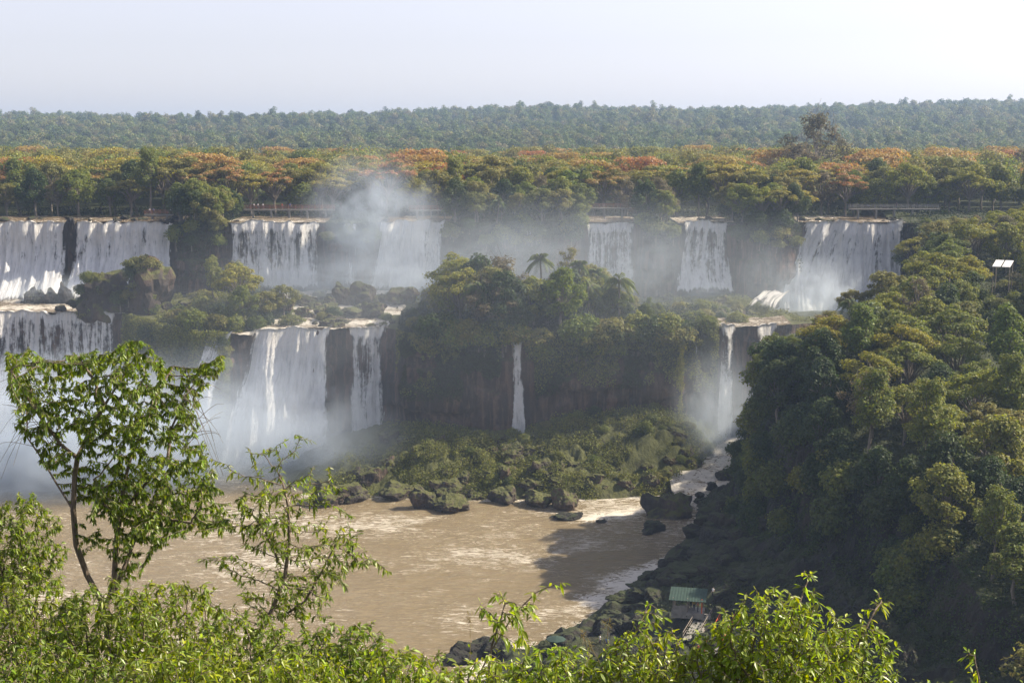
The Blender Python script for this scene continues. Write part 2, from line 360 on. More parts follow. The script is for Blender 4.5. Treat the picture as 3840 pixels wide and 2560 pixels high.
xs = np.concatenate([np.arange(-300, -150, 4.0), np.arange(-150, 125, .75), np.arange(125, 301, 4.0)])
def build_land():
    secs = []  # (name, material, list of (y,z) rows as arrays over xs)
    ll, lz, tz, sy, ul, mz = lo_lip(xs), lo_z(xs), tal_z(xs), shore_y(xs), up_lip(xs), mid_z(xs)
    fu, fl = in_falls(xs, FALLS_UP), in_falls(xs, FALLS_LO)
    rows = []
    bed = [(sy-60, np.full_like(xs, -6)), (sy-20, np.full_like(xs, -4)), (sy-6, np.full_like(xs, -2.0))]
    n_t, n_c, n_m, n_u, n_p = 26, 52, 40, 40, 14
    P = []
    for y, z in bed: P.append((y, z, 0))
    basey = ll - 3.0
    for i in range(n_t):
        t = i/(n_t-1); yy = sy + (basey-sy)*t
        zz = -1 + (tz+1)*t**.8
        A = np.clip(tz, 0, 10)/10*math.sin(math.pi*min(1, t*1.1)*.95)
        b = fbm(xs*.11, yy*.11, 0, 21, 5)*4.2 + np.abs(fbm(xs*.33, yy*.33, 0, 31, 3))*3.6
        P.append((yy, zz+A*b, 0))
    for i in range(1, n_c+1):
        t = i/n_c; zz = tz+(lz-.5*fl-tz)*t
        yy = basey + 3.0*t**1.6
        col = fbm(xs*.30, zz*.03, 0, 41, 4)*2.3 + fbm(xs*.09, zz*.05, 2, 47, 3)*2.2
        led = .9*np.tanh(4*vn(zz*.4+.5*vn(xs*.12, 0, 0, 57), xs*.05, 0, 55)) + fbm(xs*.8, zz*.8, 0, 61, 3)*.5
        yy = yy + (col+led)*(1-.75*fl)*min(1, (1-t)*6+.25) + 1.2*fl
        P.append((yy, zz, 1))
    upb = ul - 2.6
    for i in range(1, n_m+1):
        t = i/n_m; yy = ll + (upb-ll)*t
        zz = lz + (mz-lz)*t + (1-fl*.5)*(fbm(xs*.12, yy*.12, 0, 71, 4)*(1.5+2.2*np.exp(-((xs+44)/20)**2))*math.sin(math.pi*t)**.7) - .8*fl*(1-t)
        P.append((yy, zz, 2))
    for i in range(1, n_u+1):
        t = i/n_u; zz = mz + (Z_UP-.5*fu-mz)*t
        yy = upb + 2.6*t**1.5
        col = fbm(xs*.30, zz*.03, 0, 141, 4)*2.0 + fbm(xs*.09, zz*.05, 2, 147, 3)*2.0
        led = .8*np.tanh(4*vn(zz*.4+.5*vn(xs*.12, 0, 0, 157), xs*.05, 0, 155)) + fbm(xs*.8, zz*.8, 0, 161, 3)*.5
        yy = yy + (col+led)*(1-.75*fu)*min(1, (1-t)*6+.25) + 1.2*fu
        P.append((yy, zz, 3))
    for i in range(1, n_p+1):
        t = i/n_p; yy = ul + (445-ul)*t
        P.append((yy, Z_UP + fbm(xs*.1, yy*.1, 0, 171, 3)*.5*min(1, t*5) - .5*fu, 4))
    Yr = np.array([p[0] for p in P]); Zr = np.array([p[1] for p in P]); sec = np.array([p[2] for p in P])
    nc = len(xs)
    names = ['talus', 'lower_cliff', 'terrace', 'upper_cliff', 'plateau']
    mats = [M['boulder'], M['cliff'], M['boulder'], M['cliff'], M['earth']]
    for s in range(5):
        idx = np.where(sec == s)[0]
        if s > 0: idx = np.concatenate([[idx[0]-1], idx])
        V = np.stack([np.broadcast_to(xs, (len(idx), nc)), Yr[idx], Zr[idx]], -1).reshape(-1, 3)
        me = mesh_np(names[s], V, grid_faces(len(idx), nc), [mats[s]], smooth=s in (0, 2, 4))
        setting(names[s]+'_ground' if s in (0, 2, 4) else names[s]+'_face', me)
    return Yr, Zr, sec
LY, LZ, LSEC = build_land()
def land_point(x, sec, t):
    """point on one section of the land at fraction t (arrays)"""
    idx = np.where(LSEC == sec)[0]; x = np.asarray(x, float); t = np.asarray(t, float)
    r = idx[0] + t*(len(idx)-1); r0 = np.floor(r).astype(int); r1 = np.minimum(r0+1, idx[-1]); f = r-r0
    c = np.interp(x, xs, np.arange(len(xs))); c0 = np.floor(c).astype(int); c1 = np.minimum(c0+1, len(xs)-1); g = c-c0
    def S(A): return (A[r0, c0]*(1-g)+A[r0, c1]*g)*(1-f)+(A[r1, c0]*(1-g)+A[r1, c1]*g)*f
    return np.stack([x, S(LY), S(LZ)], -1)

def hill_z(x, y):
    """plateau running back into the long wooded ridge"""
    s = x/np.maximum(y, 1)
    crest = interp(s, [(-.5, 104), (-.37, 103), (-.20, 100), (-.06, 103), (.03, 116), (.13, 114), (.25, 118), (.36, 120), (.5, 122)])
    z = Z_UP + (crest-Z_UP)*sstep(700, 2350, y)**1.15
    return z + fbm(x*.004, y*.004, 0, 201, 4)*9*sstep(900, 1500, y) - 25*sstep(2400, 4200, y)
def build_hills():
    ys = np.concatenate([np.linspace(436, 900, 40), np.linspace(920, 2600, 80), np.linspace(2700, 9000, 16)])
    ss = np.linspace(-.85, .85, 140)
    Y = np.repeat(ys[:, None], len(ss), 1); Xx = Y*ss[None]
    Z = hill_z(Xx, Y) - .4
    setting('hills', mesh_np('hills', np.stack([Xx, Y, Z], -1).reshape(-1, 3), grid_faces(len(ys), len(ss)), [M['earth']], smooth=True))
build_hills()

# right bank and wooded headland
EDGE = np.array([(101, 420), (103, 368), (98, 340), (93, 318), (84, 301), (70, 289), (54, 282), (47.5, 272), (45.5, 256), (46.5, 238), (49, 222), (52, 205), (55, 190), (57, 172), (60, 150), (66, 120), (80, 60)], float)
SHORE = np.array([hit_z(*p, 0)[:2] for p in [(735, 470), (712, 492), (700, 506), (690, 540), (668, 556), (655, 570), (628, 592), (600, 612), (560, 634), (530, 648), (500, 664), (478, 690)]] + [(-10, 150), (-10, 60)], float)
def dist_poly(x, y, P):
    d = np.full(np.shape(x), 1e9)
    for a, b in zip(P[:-1], P[1:]):
        ab = b-a; t = np.clip(((x-a[0])*ab[0]+(y-a[1])*ab[1])/(ab@ab), 0, 1)
        d = np.minimum(d, np.hypot(x-a[0]-t*ab[0], y-a[1]-t*ab[1]))
    return d
def inside(x, y, P):
    r = np.zeros(np.shape(x), bool)
    for (x0, y0), (x1, y1) in zip(P, np.roll(P, -1, 0)):
        c = ((y0 > y) != (y1 > y)) & (x < (x1-x0)*(y-y0)/(y1-y0+1e-12)+x0); r ^= c
    return r
EDGE_IN = np.concatenate([EDGE, [(400, 60), (400, 420)]])
SHORE_IN = np.concatenate([SHORE, [(400, 60), (400, 470)]])
def top_z(x, y): return np.clip(25 + (y-205)*.155 + np.clip(x-60, -18, 0)*.35 + np.clip(x-60, 0, 200)*.03, 17, 54)
def head_z(x, y):
    x = np.asarray(x, float); y = np.asarray(y, float)
    wob = fbm(x*.12, y*.12, 0, 301, 4)*3.0
    de = dist_poly(x, y, EDGE)*np.where(inside(x, y, EDGE_IN), 1, -1) + wob
    ds = dist_poly(x, y, SHORE)*np.where(inside(x, y, SHORE_IN), 1, -1) + fbm(x*.2, y*.2, 0, 311, 3)*1.6
    t = np.clip(ds/np.maximum(ds+np.maximum(-de, 0), 1e-3), 0, 1)
    bank = np.where(ds > 0, .6 + (5.5+7*sstep(255, 205, y))*t**.9 + (fbm(x*.25, y*.25, 0, 321, 4)*2.0+np.abs(fbm(x*.6, y*.6, 0, 323, 3))*1.6)*np.clip(ds/4, 0, 1), np.maximum(-3, ds*.8))
    bank = np.minimum(bank, 14)
    de = de + 1.6*fbm(x*.45, y*.45, 0, 345, 4)
    c = sstep(-3.0, 3.0, de)
    tz = top_z(x, y) + fbm(x*.08, y*.08, 0, 331, 3)*1.5
    return bank + (tz-bank)*c
def build_head():
    gx = np.arange(-14, 200, .9); gy = np.arange(62, 425, .9)
    Xx, Yy = np.meshgrid(gx, gy); Z = head_z(Xx, Yy)
    n = fbm(Xx*.4, Yy*.4, Z*.4, 341, 4)
    V = np.stack([Xx + n*.8, Yy + fbm(Xx*.4, Yy*.4, Z*.4, 351, 3)*.8, Z], -1).reshape(-1, 3)
    Fq = grid_faces(len(gy), len(gx))
    zf = V[:, 2][Fq].max(1); keep = zf > -2.5
    setting('headland_ground', mesh_np('headland', V, Fq[keep], [M['wet_shaded']], smooth=False))  # dark rock tone puts the headland's shade into its colour
build_head()
def hit_head(px, py):
    d = ray(px, py); t = np.arange(60, 420, .25)/d[1]; P = CAM + t[:, None]*d
    k = np.where(P[:, 2] < head_z(P[:, 0], P[:, 1]))[0]
    return P[k[0]] if len(k) else None

# viewpoint slope and left bank
def slope_z(x, y):
    z = interp(y, [(-10, 73.4), (4, 73.2), (8, 71.2), (12, 69.4), (17, 67.6), (24, 64.0), (34, 54), (60, 18), (78, -3), (100, -8)])
    return z + fbm(x*.15, y*.15, 0, 401, 4)*1.0*sstep(5, 14, y) - .012*np.clip(np.abs(x)-8, 0, 50)*0
def build_slope():
    gx = np.arange(-60, 61, .8); gy = np.arange(-10, 92, .8); Xx, Yy = np.meshgrid(gx, gy)
    setting('viewpoint_slope', mesh_np('slope', np.stack([Xx, Yy, slope_z(Xx, Yy)], -1).reshape(-1, 3), grid_faces(len(gy), len(gx)), [M['earth']], smooth=True))
build_slope()
def bank_z(x, y):
    r = np.hypot((x+104)/26, (y-214)/22)
    return 22*np.clip(1-r**2, -0.3, 1)*(1+.25*fbm(x*.1, y*.1, 0, 411, 4)) + fbm(x*.3, y*.3, 0, 421, 3)*1.2
def build_bank():
    gx = np.arange(-134, -74, .8); gy = np.arange(188, 240, .8); Xx, Yy = np.meshgrid(gx, gy)
    Z = bank_z(Xx, Yy); V = np.stack([Xx, Yy, Z], -1).reshape(-1, 3); Fq = grid_faces(len(gy), len(gx))
    setting('near_bank', mesh_np('near_bank', V, Fq[V[:, 2][Fq].max(1) > -2], [M['boulder']], smooth=True))
build_bank()

# ------------------------------------------------------------------ water
def build_river():
    gx = np.arange(-260, 125, .8); gy = np.arange(40, 352, .8); Xx, Yy = np.meshgrid(gx, gy)
    Z = .26*fbm(Xx*.22, Yy*.42, 0, 501, 4) + .12*fbm(Xx*.08, Yy*.15, 0, 511, 3)
    d = dist_poly(Xx, Yy, SHORE)
    pz = [hit_z(*p, 0)[:2] for p in [(672, 568), (655, 572), (630, 584), (600, 600), (645, 575)]]
    foam = np.zeros_like(Xx)
    for (cx, cy_), w in zip(pz, (5, 5, 6, 4, 4)): foam = np.maximum(foam, 1.0*np.exp(-((Xx-cx)/w)**2-((Yy-cy_)/(w*.9))**2))
    sh = shore_y(Xx)
    foam += .75*np.exp(-np.abs(Yy-sh)/2.5)*(Xx > -45)
    foam += .5*np.exp(-d/2.2)
    q = hit_z(590, 518, 0); q2 = hit_z(660, 507, 0)
    foam += .6*np.exp(-(dist_poly(Xx, Yy, np.array([q[:2], q2[:2]]))/3.0)**2)
    c = hit_z(500, 655, 0); foam += .9*np.exp(-((Xx-c[0])/6)**2-((Yy-c[1]+3)/7)**2)
    c = hit_z(500, 560, 0); foam += .24*np.exp(-((Xx-c[0])/24)**2-((Yy-c[1])/26)**2)
    foam += .5*sstep(300, 325, Yy)*(Xx < -30)
    setting('river', mesh_np('river', np.stack([Xx, Yy, Z], -1).reshape(-1, 3), grid_faces(len(gy), len(gx)), [M['river']], smooth=True, attrs={'foam': foam.ravel()}))
build_river()
def sheet_water(name, x0, x1, y0f, y1f, z0f, z1f, foamv=.2, amp=.2, steps=0, mat='rapid'):
    nx = max(6, int((x1-x0)/.7)); ny = 40
    X0 = np.linspace(x0, x1, nx)[None].repeat(ny, 0); T = np.linspace(0, 1, ny)[:, None].repeat(nx, 1)
    Y = y0f(X0)+(y1f(X0)-y0f(X0))*T
    tt = T + .06*fbm(X0*.3, T*6, 0, 515, 3)
    if steps: tt = (np.floor(tt*steps) + sstep(.62, 1.0, tt*steps-np.floor(tt*steps)))/steps
    Z = z0f(X0)+(z1f(X0)-z0f(X0))*tt + amp*fbm(X0*.5, Y*.7, 0, 517, 4)
    grad = np.abs(np.gradient(Z, axis=0)); foam = foamv + np.clip(grad*3, 0, .8)
    return setting(name, mesh_np(name, np.stack([X0, Y, Z], -1).reshape(-1, 3), grid_faces(ny, nx), [M[mat]], smooth=True, attrs={'foam': foam.ravel()}))
cst = lambda v: (lambda x: np.full_like(x, v))
for a, b in FALLS_UP: sheet_water('upper_river', a, b, lambda x: up_lip(x)-.3, lambda x: up_lip(x)+26, cst(Z_UP+.15), cst(Z_UP+.45), -.15, .3)
sheet_water('rapids', -66, -27, lambda x: lo_lip(x)-.2, lambda x: up_lip(x)-4, lambda x: lo_z(x)+.1, lambda x: mid_z(x)+.6, .05, .35, 5)
sheet_water('rapids', -150, -97, lambda x: lo_lip(x)-.2, lambda x: up_lip(x)-4, lambda x: lo_z(x)+.2, lambda x: mid_z(x)+1.2, .1, .35, 3)
sheet_water('rapids', 46, 66, lambda x: lo_lip(x)-.2, lambda x: lo_lip(x)+10, lambda x: lo_z(x)+.2, lambda x: lo_z(x)+.9, .0, .3, 3)
sheet_water('rapids', 34, 62, lambda x: 279+.15*(x-34), lambda x: 318+0*x, cst(.15), cst(7.0), .25, .6, 6)

def waterfall(label, x0, x1, lip, zt, zb, mat, xb=None, apron=1.5, bulge=.8, off=1.6, strands=1.0, power=2.2, parts=True):
    """curtain of falling water rolling over a lip"""
    xb = xb or (x0, x1); h = zt-zb
    def curtain(off_, seed, strands_):
        nx = max(8, int((max(x1-x0, xb[1]-xb[0]))/.35)); ny = 60
        u = np.linspace(0, 1, nx)[None].repeat(ny, 0)
        v = np.concatenate([np.linspace(-.06, 0, 5), np.linspace(0, 1, ny-5)**.9])[:, None].repeat(nx, 1)
        vv = np.clip(v, 0, 1)
        xt = x0+(x1-x0)*u; xw = xt + ((xb[0]+(xb[1]-xb[0])*u)-xt)*vv**.8
        xw = xw + .5*fbm(xt*.4, vv*2, 0, seed+3, 3)*vv
        y = np.where(v < 0, lip(xt)-off_*.5-v*40, lip(xt) - off_*(.5+.5*np.clip(vv*8, 0, 1)) - bulge*np.sin(vv*math.pi*.5) - apron*vv**power*(1+.5*fbm(xt*.15, vv, 0, seed+5, 3)))
        y = y - strands_*(1.2*fbm(xw*.22, vv*.5, 0, seed+2, 2)+fbm(xw*.55, vv*.8, 0, seed, 4)+.5*fbm(xw*1.6, vv*3, 0, seed+1, 3))*np.clip(vv*3, 0, 1)
        z = zt + .12 + 1.1*fbm(xt*.4, 0, 0, seed+9, 4)*np.clip(1-vv*3, 0, 1) - h*vv
        z = np.where(v < 0, zt+.12+1.1*fbm(xt*.4, 0, 0, seed+9, 4)+v*4, z)
        y = y + 1.3*fbm(xt*.3, 3, 0, seed+12, 3)
        e = np.clip(np.minimum(u, 1-u)*max(x1-x0, 1.5)/min(2.5, .3*max(x1-x0, 1.5)), 0, 1)
        e = np.minimum(e, np.clip((1-vv)*h/2.5+.25, 0, 1))
        V = np.stack([xw, y, z], -1).reshape(-1, 3)
        uv = np.stack([xt, vv*h], -1).reshape(-1, 2)
        return V, grid_faces(ny, nx), uv, e.ravel()
    V, Fq, uv, e = curtain(off, hash(label) % 997, strands)
    root = thing('waterfall', label, 'waterfall', (0, 0, 0), me=mesh_np('waterfall', V, Fq, [M[mat]], smooth=True, uv=uv, attrs={'edge': e}))
    return root
W = waterfall
up = up_lip
W('broad white waterfall at the far left edge, left of the dark rock rib', -150, -118.9, up, 53.2, 33.2, 'falls_thick', apron=11, power=3.5, strands=1.5)
W('wide sunlit waterfall between the dark rock rib and the leaning tree', -118.1, -90.4, up, 53.2, 33.5, 'falls_thick', (-120, -89), apron=12, power=3.5, strands=1.6)
W('veil waterfall in thin strands right of the leaning tree', -77, -50.5, up, 53.2, 35, 'falls', apron=2)
W('faint trickling curtain of water dissolving into the rising spray plume', -47, -40, up, 53.0, 35, 'falls_trickle', apron=1)
W('dense white waterfall right of the rising spray plume', -36.3, -17, up, 53.3, 35, 'falls_thick', (-40, -17), apron=2)
W('single thread of water on the dark cliff behind the palm island', 3.6, 5.6, up, 52, 35, 'falls_thin', apron=.5)
W('square waterfall rising behind the lone palm of the island', 18.8, 34.3, up, 53.2, 35, 'falls', (18, 34.3), apron=2)
W('narrow waterfall standing alone between two dark cliffs', 45, 59.5, up, 53.2, 34.5, 'falls', (41.5, 61), apron=5, power=3.5)
W('tall brown lipped waterfall under the footbridge, foot hidden in dense spray', 78.5, 106, up, 53.3, 27, 'falls_thick', (67, 108), apron=11, power=3, strands=1.4)
lo = lo_lip
W('lower waterfall below the two mossy boulders, half hidden by the near tree', -133, -98, lo, 32.2, 2, 'falls', (-134, -97), apron=3)
W('slanting waterfall in mist left of the great lower plunge', -72.5, -64, lo, 30, 1, 'falls', (-84, -70), apron=5, bulge=4)
W('great white plunge below the rapids, fanning into the gorge', -61, -42.3, lo, 31.2, 1.5, 'falls_dense', (-67, -42.8), apron=7, bulge=3.5, strands=1.6)
W('thin parallel streams falling right of the great plunge', -40, -28.5, lo, 31.2, 3, 'falls', (-39, -29.5), apron=3)
W('slender waterfall down the middle of the vegetated island cliff', -.6, 2.8, lambda x: lo_lip(x)-.8, 30.6, 6, 'falls_thick', (-.4, 3.4), apron=2.4, bulge=1.2)
W('tiny trickle beside the hanging vine column', 42.0, 42.7, lambda x: lo_lip(x)-1.5, 29, 18, 'falls_thin', apron=.5)
W('thin arched waterfall at the right end of the island', 47.5, 52.8, lo, 32.6, 5, 'falls', (46.8, 52.2), apron=2, bulge=1.5)
W('ragged small waterfall behind the headland tree', 55.5, 63.5, lo, 32.6, 6, 'falls', (55, 62), apron=2, bulge=1.5)
def cascade_lip(x): return interp(x, [(40, 345), (90, 352)])
W('short churning cascade joining the tall waterfall spray to the small falls', 62, 73, lambda x: 356+0*x, 37.0, 32.8, 'falls_thin', (53, 64), apron=18, power=.9, strands=2.6)
# ------------------------------------------------------------------ leaf clumps and trees
def rand_unit(n):
    v = rng.normal(size=(n, 3)); return v/np.linalg.norm(v, axis=1)[:, None]
def leaf_quads(C, Nrm, size, aspect=.7, jitter=.7):
    """one bent quad per centre; returns V, F"""
    n = len(C); N = Nrm + jitter*rand_unit(n); N /= np.linalg.norm(N, axis=1)[:, None]
    U = np.cross(N, rand_unit(n)); U /= np.linalg.norm(U, axis=1)[:, None]+1e-9; Wv = np.cross(N, U)
    s = (np.asarray(size)*rng.uniform(.6, 1.35, n))[:, None]
    b = N*s*rng.uniform(-.25, .25, (n, 1))
    V = np.stack([C-U*s*.5-b*.4, C+Wv*s*.5*aspect*rng.uniform(.6, 1.2, (n, 1))+b, C+U*s*.55-b*.4, C-Wv*s*.5*aspect*rng.uniform(.6, 1.2, (n, 1))+b], 1)
    return V.reshape(-1, 3), np.arange(n*4).reshape(n, 4)
def blob_leaves(blobs, n, shell=.75, top=.25):
    """points and outward normals spread through a set of ellipsoids (cx,cy,cz,rx,ry,rz)"""
    B = np.asarray(blobs, float); w = (B[:, 3]*B[:, 4])**.8; k = rng.choice(len(B), n, p=w/w.sum())
    d = rand_unit(n); d[:, 2] = np.where((d[:, 2] < -.25) & (rng.random(n) < .65), -d[:, 2], d[:, 2])
    r = shell + (1-shell)*rng.random(n)**.6; r *= 1 + .42*vn(d[:, 0]*2.6+k*3.1, d[:, 1]*2.6, d[:, 2]*2.6, 77)
    inner = rng.random(n) < .18; r = np.where(inner, r*rng.uniform(.3, .9, n), r)
    C = B[k, :3] + d*B[k, 3:6]*r[:, None]
    N = d/B[k, 3:6]; N /= np.linalg.norm(N, axis=1)[:, None]; N[:, 2] += top
    return C, N, k
def limbs(mb, blobs, h0, base_r, crook=.6, k=None):
    B = np.asarray(blobs)[:, :3]; top = np.array([0, 0, h0]) + rng.normal(size=3)*[.2, .2, 0]
    mb.tube([(0, 0, -1.5), (0.05, 0, 0), (top*.5+rng.normal(size=3)*[.25, .25, 0]).tolist(), top.tolist()], [base_r*1.5, base_r*1.15, base_r*.95, base_r*.75], 7)
    for b in B[rng.permutation(len(B))[:k or len(B)]]:
        st = top*rng.uniform(.75, 1.0); mid = st*.5+b*.5+rng.normal(size=3)*crook*.5 + [0, 0, .1*np.linalg.norm(b-st)]
        mb.tube([st, st*.7+mid*.3+rng.normal(size=3)*.1, mid, b*.8+mid*.2, b], np.array([.5, .42, .32, .18, .06])*base_r, 5)
PROTO = {}
def proto_tree(key, blobs, n, size, mats, h0, br, shell=.75, top=.25, blossom=None, aspect=.7, bark='bark', k=None, bare=0):
    C, N, kk = blob_leaves(blobs, n, shell, top+.25)
    V, Fq = leaf_quads(C, N, size, aspect, .55)
    mi = None
    if blossom is not None:
        B = np.asarray(blobs); rel = (C[:, 2]-B[kk, 2])/B[kk, 5]
        pb = rng.random(len(B))
        mi = ((rel > blossom-.9*(pb[kk]-.5)) & (rng.random(n) < .85)).astype(int)
    crown = mesh_np('crown', V, Fq, mats, mi)
    mb = MB(); limbs(mb, blobs, h0, br, k=k)
    for _ in range(bare):
        b = np.asarray(blobs)[rng.integers(len(blobs))]; p = b[:3]; q = p + (rand_unit(1)[0]+[0, 0, .7])*b[3]*1.4
        mb.tube([p, p*.5+q*.5+rng.normal(size=3)*.2, q], [.05, .035, .015], 4)
    trunk = mb.mesh('trunk', [M[bark]], True)
    zt = V[:, 2].max(); PROTO[key] = (trunk, crown, zt)
def blobs_round(n, r, z0, z1, br=(1.3, 2.2), flat=.75):
    o = []
    for i in range(n):
        t = (i+.5)/n; a = i*2.4+rng.random(); rad = r*math.sqrt(rng.random())*math.sin(math.pi*(.15+.8*t))
        q = rng.uniform(*br); o.append((rad*math.cos(a), rad*math.sin(a), z0+(z1-z0)*t, q, q, q*flat))
    return o
def blobs_umbrella(n, r, z, dz, br=(1.3, 2.4), flat=.34):
    o = []
    for i in range(n):
        a = i*2.4+rng.random()*.8; rad = r*math.sqrt((i+.3)/n); q = rng.uniform(*br)
        o.append((rad*math.cos(a), rad*math.sin(a), z+dz*(1-(rad/r)**1.6)+rng.normal()*.45, q, q, q*flat+.15))
    return o
L = lambda *k: [M[q] for q in k]
proto_tree('round_a', blobs_round(24, 4.2, 4, 10, (.8, 1.6)), 6000, .42, L('leaf_green'), 4.5, .26)
proto_tree('round_b', blobs_round(18, 3.7, 3.6, 8.5, (.9, 1.7)), 5200, .42, L('leaf_green'), 4, .24)
proto_tree('dark_a', blobs_round(22, 3.7, 3.5, 9.5, (.8, 1.6), .9), 6000, .40, L('leaf_dark'), 4, .26)
proto_tree('olive_a', blobs_round(24, 4.5, 4.5, 9.5, (.8, 1.5), .65), 5000, .40, L('leaf_olive'), 4.5, .24, shell=.6)
proto_tree('brown_a', blobs_round(20, 4.3, 4, 9.5, (.9, 1.5), .7), 3000, .34, L('leaf_brown'), 4, .22, shell=.4, bare=30)
proto_tree('umbrella_orange', blobs_umbrella(26, 5.2, 8.0, 2.4, (.8, 1.7)), 5600, .40, L('leaf_olive', 'blossom'), 5, .28, blossom=.1)
proto_tree('umbrella_orange_b', blobs_umbrella(20, 4.7, 7.4, 1.9, (.9, 1.9)), 5200, .40, L('leaf_green', 'blossom'), 5, .28, blossom=.3)
proto_tree('umbrella_gold', blobs_umbrella(22, 4.8, 7.4, 2.4, (.8, 1.7)), 5200, .40, L('leaf_olive', 'blossom_gold'), 5, .28, blossom=.15)
proto_tree('umbrella_yellow', blobs_umbrella(24, 4.7, 7.0, 2.6, (.8, 1.6), .4), 5400, .38, L('leaf_yellow'), 4.5, .24)
proto_tree('umbrella_green', blobs_umbrella(24, 4.8, 7.2, 2.7, (.8, 1.7), .42), 5600, .38, L('leaf_green'), 4.5, .25)
proto_tree('tall_a', blobs_round(20, 2.9, 7, 14.5, (.8, 1.5), .9), 5000, .40, L('leaf_green'), 8, .24)
proto_tree('sparse_a', blobs_round(20, 4.6, 6, 14, (.6, 1.2), .7), 2200, .32, L('leaf_brown'), 6, .30, shell=.3, bare=60)
proto_tree('bush_a', blobs_round(9, 1.7, .6, 2.0, (.8, 1.3), .8), 2600, .30, L('leaf_green'), .8, .10)
proto_tree('bush_b', blobs_round(10, 2.0, .5, 1.8, (.7, 1.2), .7), 2600, .28, L('leaf_olive'), .8, .10)
proto_tree('bush_dark', blobs_round(9, 1.7, .6, 2.2, (.8, 1.3), .9), 2600, .30, L('leaf_dark'), .8, .10)
def proto_bamboo():
    mb = MB(); C = []; N = []
    for i in range(55):
        a = rng.random()*6.28; r0 = rng.random()*1.5; lean = rng.uniform(.5, 3.6); h = rng.uniform(5, 9)
        t = np.linspace(0, 1, 7)
        P = np.stack([(r0+lean*t**2.2)*math.cos(a), (r0+lean*t**2.2)*math.sin(a), h*(t-.28*t**3)], 1)
        mb.tube(P, .05*(1-t*.8), 4)
        m = 75; u = rng.random(m)**.7; Q = np.stack([np.interp(u, t, P[:, j]) for j in range(3)], 1) + rng.normal(size=(m, 3))*(.28+.35*u[:, None])*[1, 1, .8]
        C.append(Q); N.append(rand_unit(m)+[0, 0, .4])
    V, Fq = leaf_quads(np.concatenate(C), np.concatenate(N), .42, .45)
    PROTO['bamboo'] = (mb.mesh('trunk', [M['bark']], True), mesh_np('crown', V, Fq, [M['leaf_olive']]), 8.0)
proto_bamboo()
def proto_palm(key, h, nf=22, fl=2.6):
    mb = MB(); P = [(0, 0, -1), (.05, 0, h*.3), (.15, .05, h*.7), (.2, .05, h)]
    mb.tube(P, [.22, .17, .15, .14], 8)
    V, Fq = [], []; n = 0; C = np.array([.2, .05, h])
    for i in range(nf):
        a = i*2.4; el = rng.uniform(-.15, 1.25); t = np.linspace(0, 1, 9)
        hor = fl*(t*math.cos(el)*.9+.1*t); zz = fl*(t*math.sin(el) - .75*t**2.2*(1.1-.3*math.sin(el)))
        D = np.array([math.cos(a), math.sin(a), 0]); S = np.array([-math.sin(a), math.cos(a), 0])
        P = C + hor[:, None]*D + zz[:, None]*[0, 0, 1]
        mb.tube(P, .035*(1-.7*t), 4)
        for j in range(36):
            u = .12+.88*(j/36); p = np.array([np.interp(u, t, P[:, q]) for q in range(3)])
            for sgn in (-1, 1):
                l = .75*math.sin(math.pi*(.12+.8*u))+.12; d = S*sgn*.8+D*.45+np.array([0, 0, -.45-.5*rng.random()]); d /= np.linalg.norm(d)
                w = D*.035
                V += [p-w, p+w, p+d*l*.55+w*1.2, p+d*l, p+d*l*.55-w*1.2]
                Fq += [(n, n+1, n+2, n+4), (n+4, n+2, n+3, n+3)]; n += 5
    V = np.array(V); Fq = np.array(Fq); tri = Fq[1::2, :3]; quad = Fq[0::2]
    PROTO[key] = (mb.mesh('trunk', [M['bark']], True), mesh_np('crown', V, [quad, tri], [M['leaf_palm']]), h+1.0)
proto_palm('palm_a', 9); proto_palm('palm_b', 6.0, 20, 2.8)

TREES = []          # (root, kind words, zone words, px)
WORDS = dict(round_a='round green tree', round_b='low domed green tree', dark_a='dark green tree', olive_a='olive green tree', brown_a='brownish thin leaved tree',
             umbrella_orange='orange flowering spreading tree', umbrella_orange_b='green tree topped with orange blossom', umbrella_gold='golden flowering tree', umbrella_yellow='yellow green spreading tree',
             umbrella_green='flat topped green tree', tall_a='tall narrow green tree', sparse_a='tall half bare tree', palm_a='tall slim palm', palm_b='short palm', bamboo='feathery bamboo clump',
             bush_a='green bush', bush_b='olive bush', bush_dark='dark green bush')
def cat_of(key): return 'palm' if 'palm' in key else 'bamboo' if key == 'bamboo' else 'bush' if 'bush' in key else 'tree'
def place(key, p, s, zone, group, leafmat=None, rz=None, sz=None, words=None):
    tr, cr, h = PROTO[key]; c = cat_of(key)
    nm = {'palm': 'palm_tree', 'bamboo': 'bamboo_clump', 'bush': 'bush', 'tree': 'tree'}[c]
    r = thing(nm, '', c, tuple(float(v) for v in p), rng.random()*6.28 if rz is None else rz, group)
    r.scale = (s, s, s*(sz or rng.uniform(.9, 1.15)))
    r.rotation_euler[0] = rng.normal()*.05; r.rotation_euler[1] = rng.normal()*.05
    t = obj('trunk', tr, r); k = obj('crown' if c != 'palm' else 'fronds', cr, r)
    if leafmat: k.material_slots[0].link = 'OBJECT'; k.material_slots[0].material = M[leafmat]
    TREES.append((r, words or WORDS[key], zone, float(proj(np.asarray(p))[0])))
    return r
def pick(opts):
    ks = list(opts); w = np.array([opts[k] for k in ks], float); return ks[rng.choice(len(ks), p=w/w.sum())]

GAPS = [(a-1.5, b+1.5) for a, b in FALLS_UP]
def zone_up(px):
    for lim, w in ((122, 'above the broad left waterfall'), (232, 'by the leaning tree cliff'), (330, 'above the veil waterfall'), (455, 'behind the spray plume'), (580, 'above the dark central cliff'),
                   (645, 'above the square waterfall'), (742, 'above the narrow waterfall'), (803, 'on the cliff left of the footbridge'), (900, 'behind the footbridge'), (2000, 'above the right headland')):
        if px < lim: return w
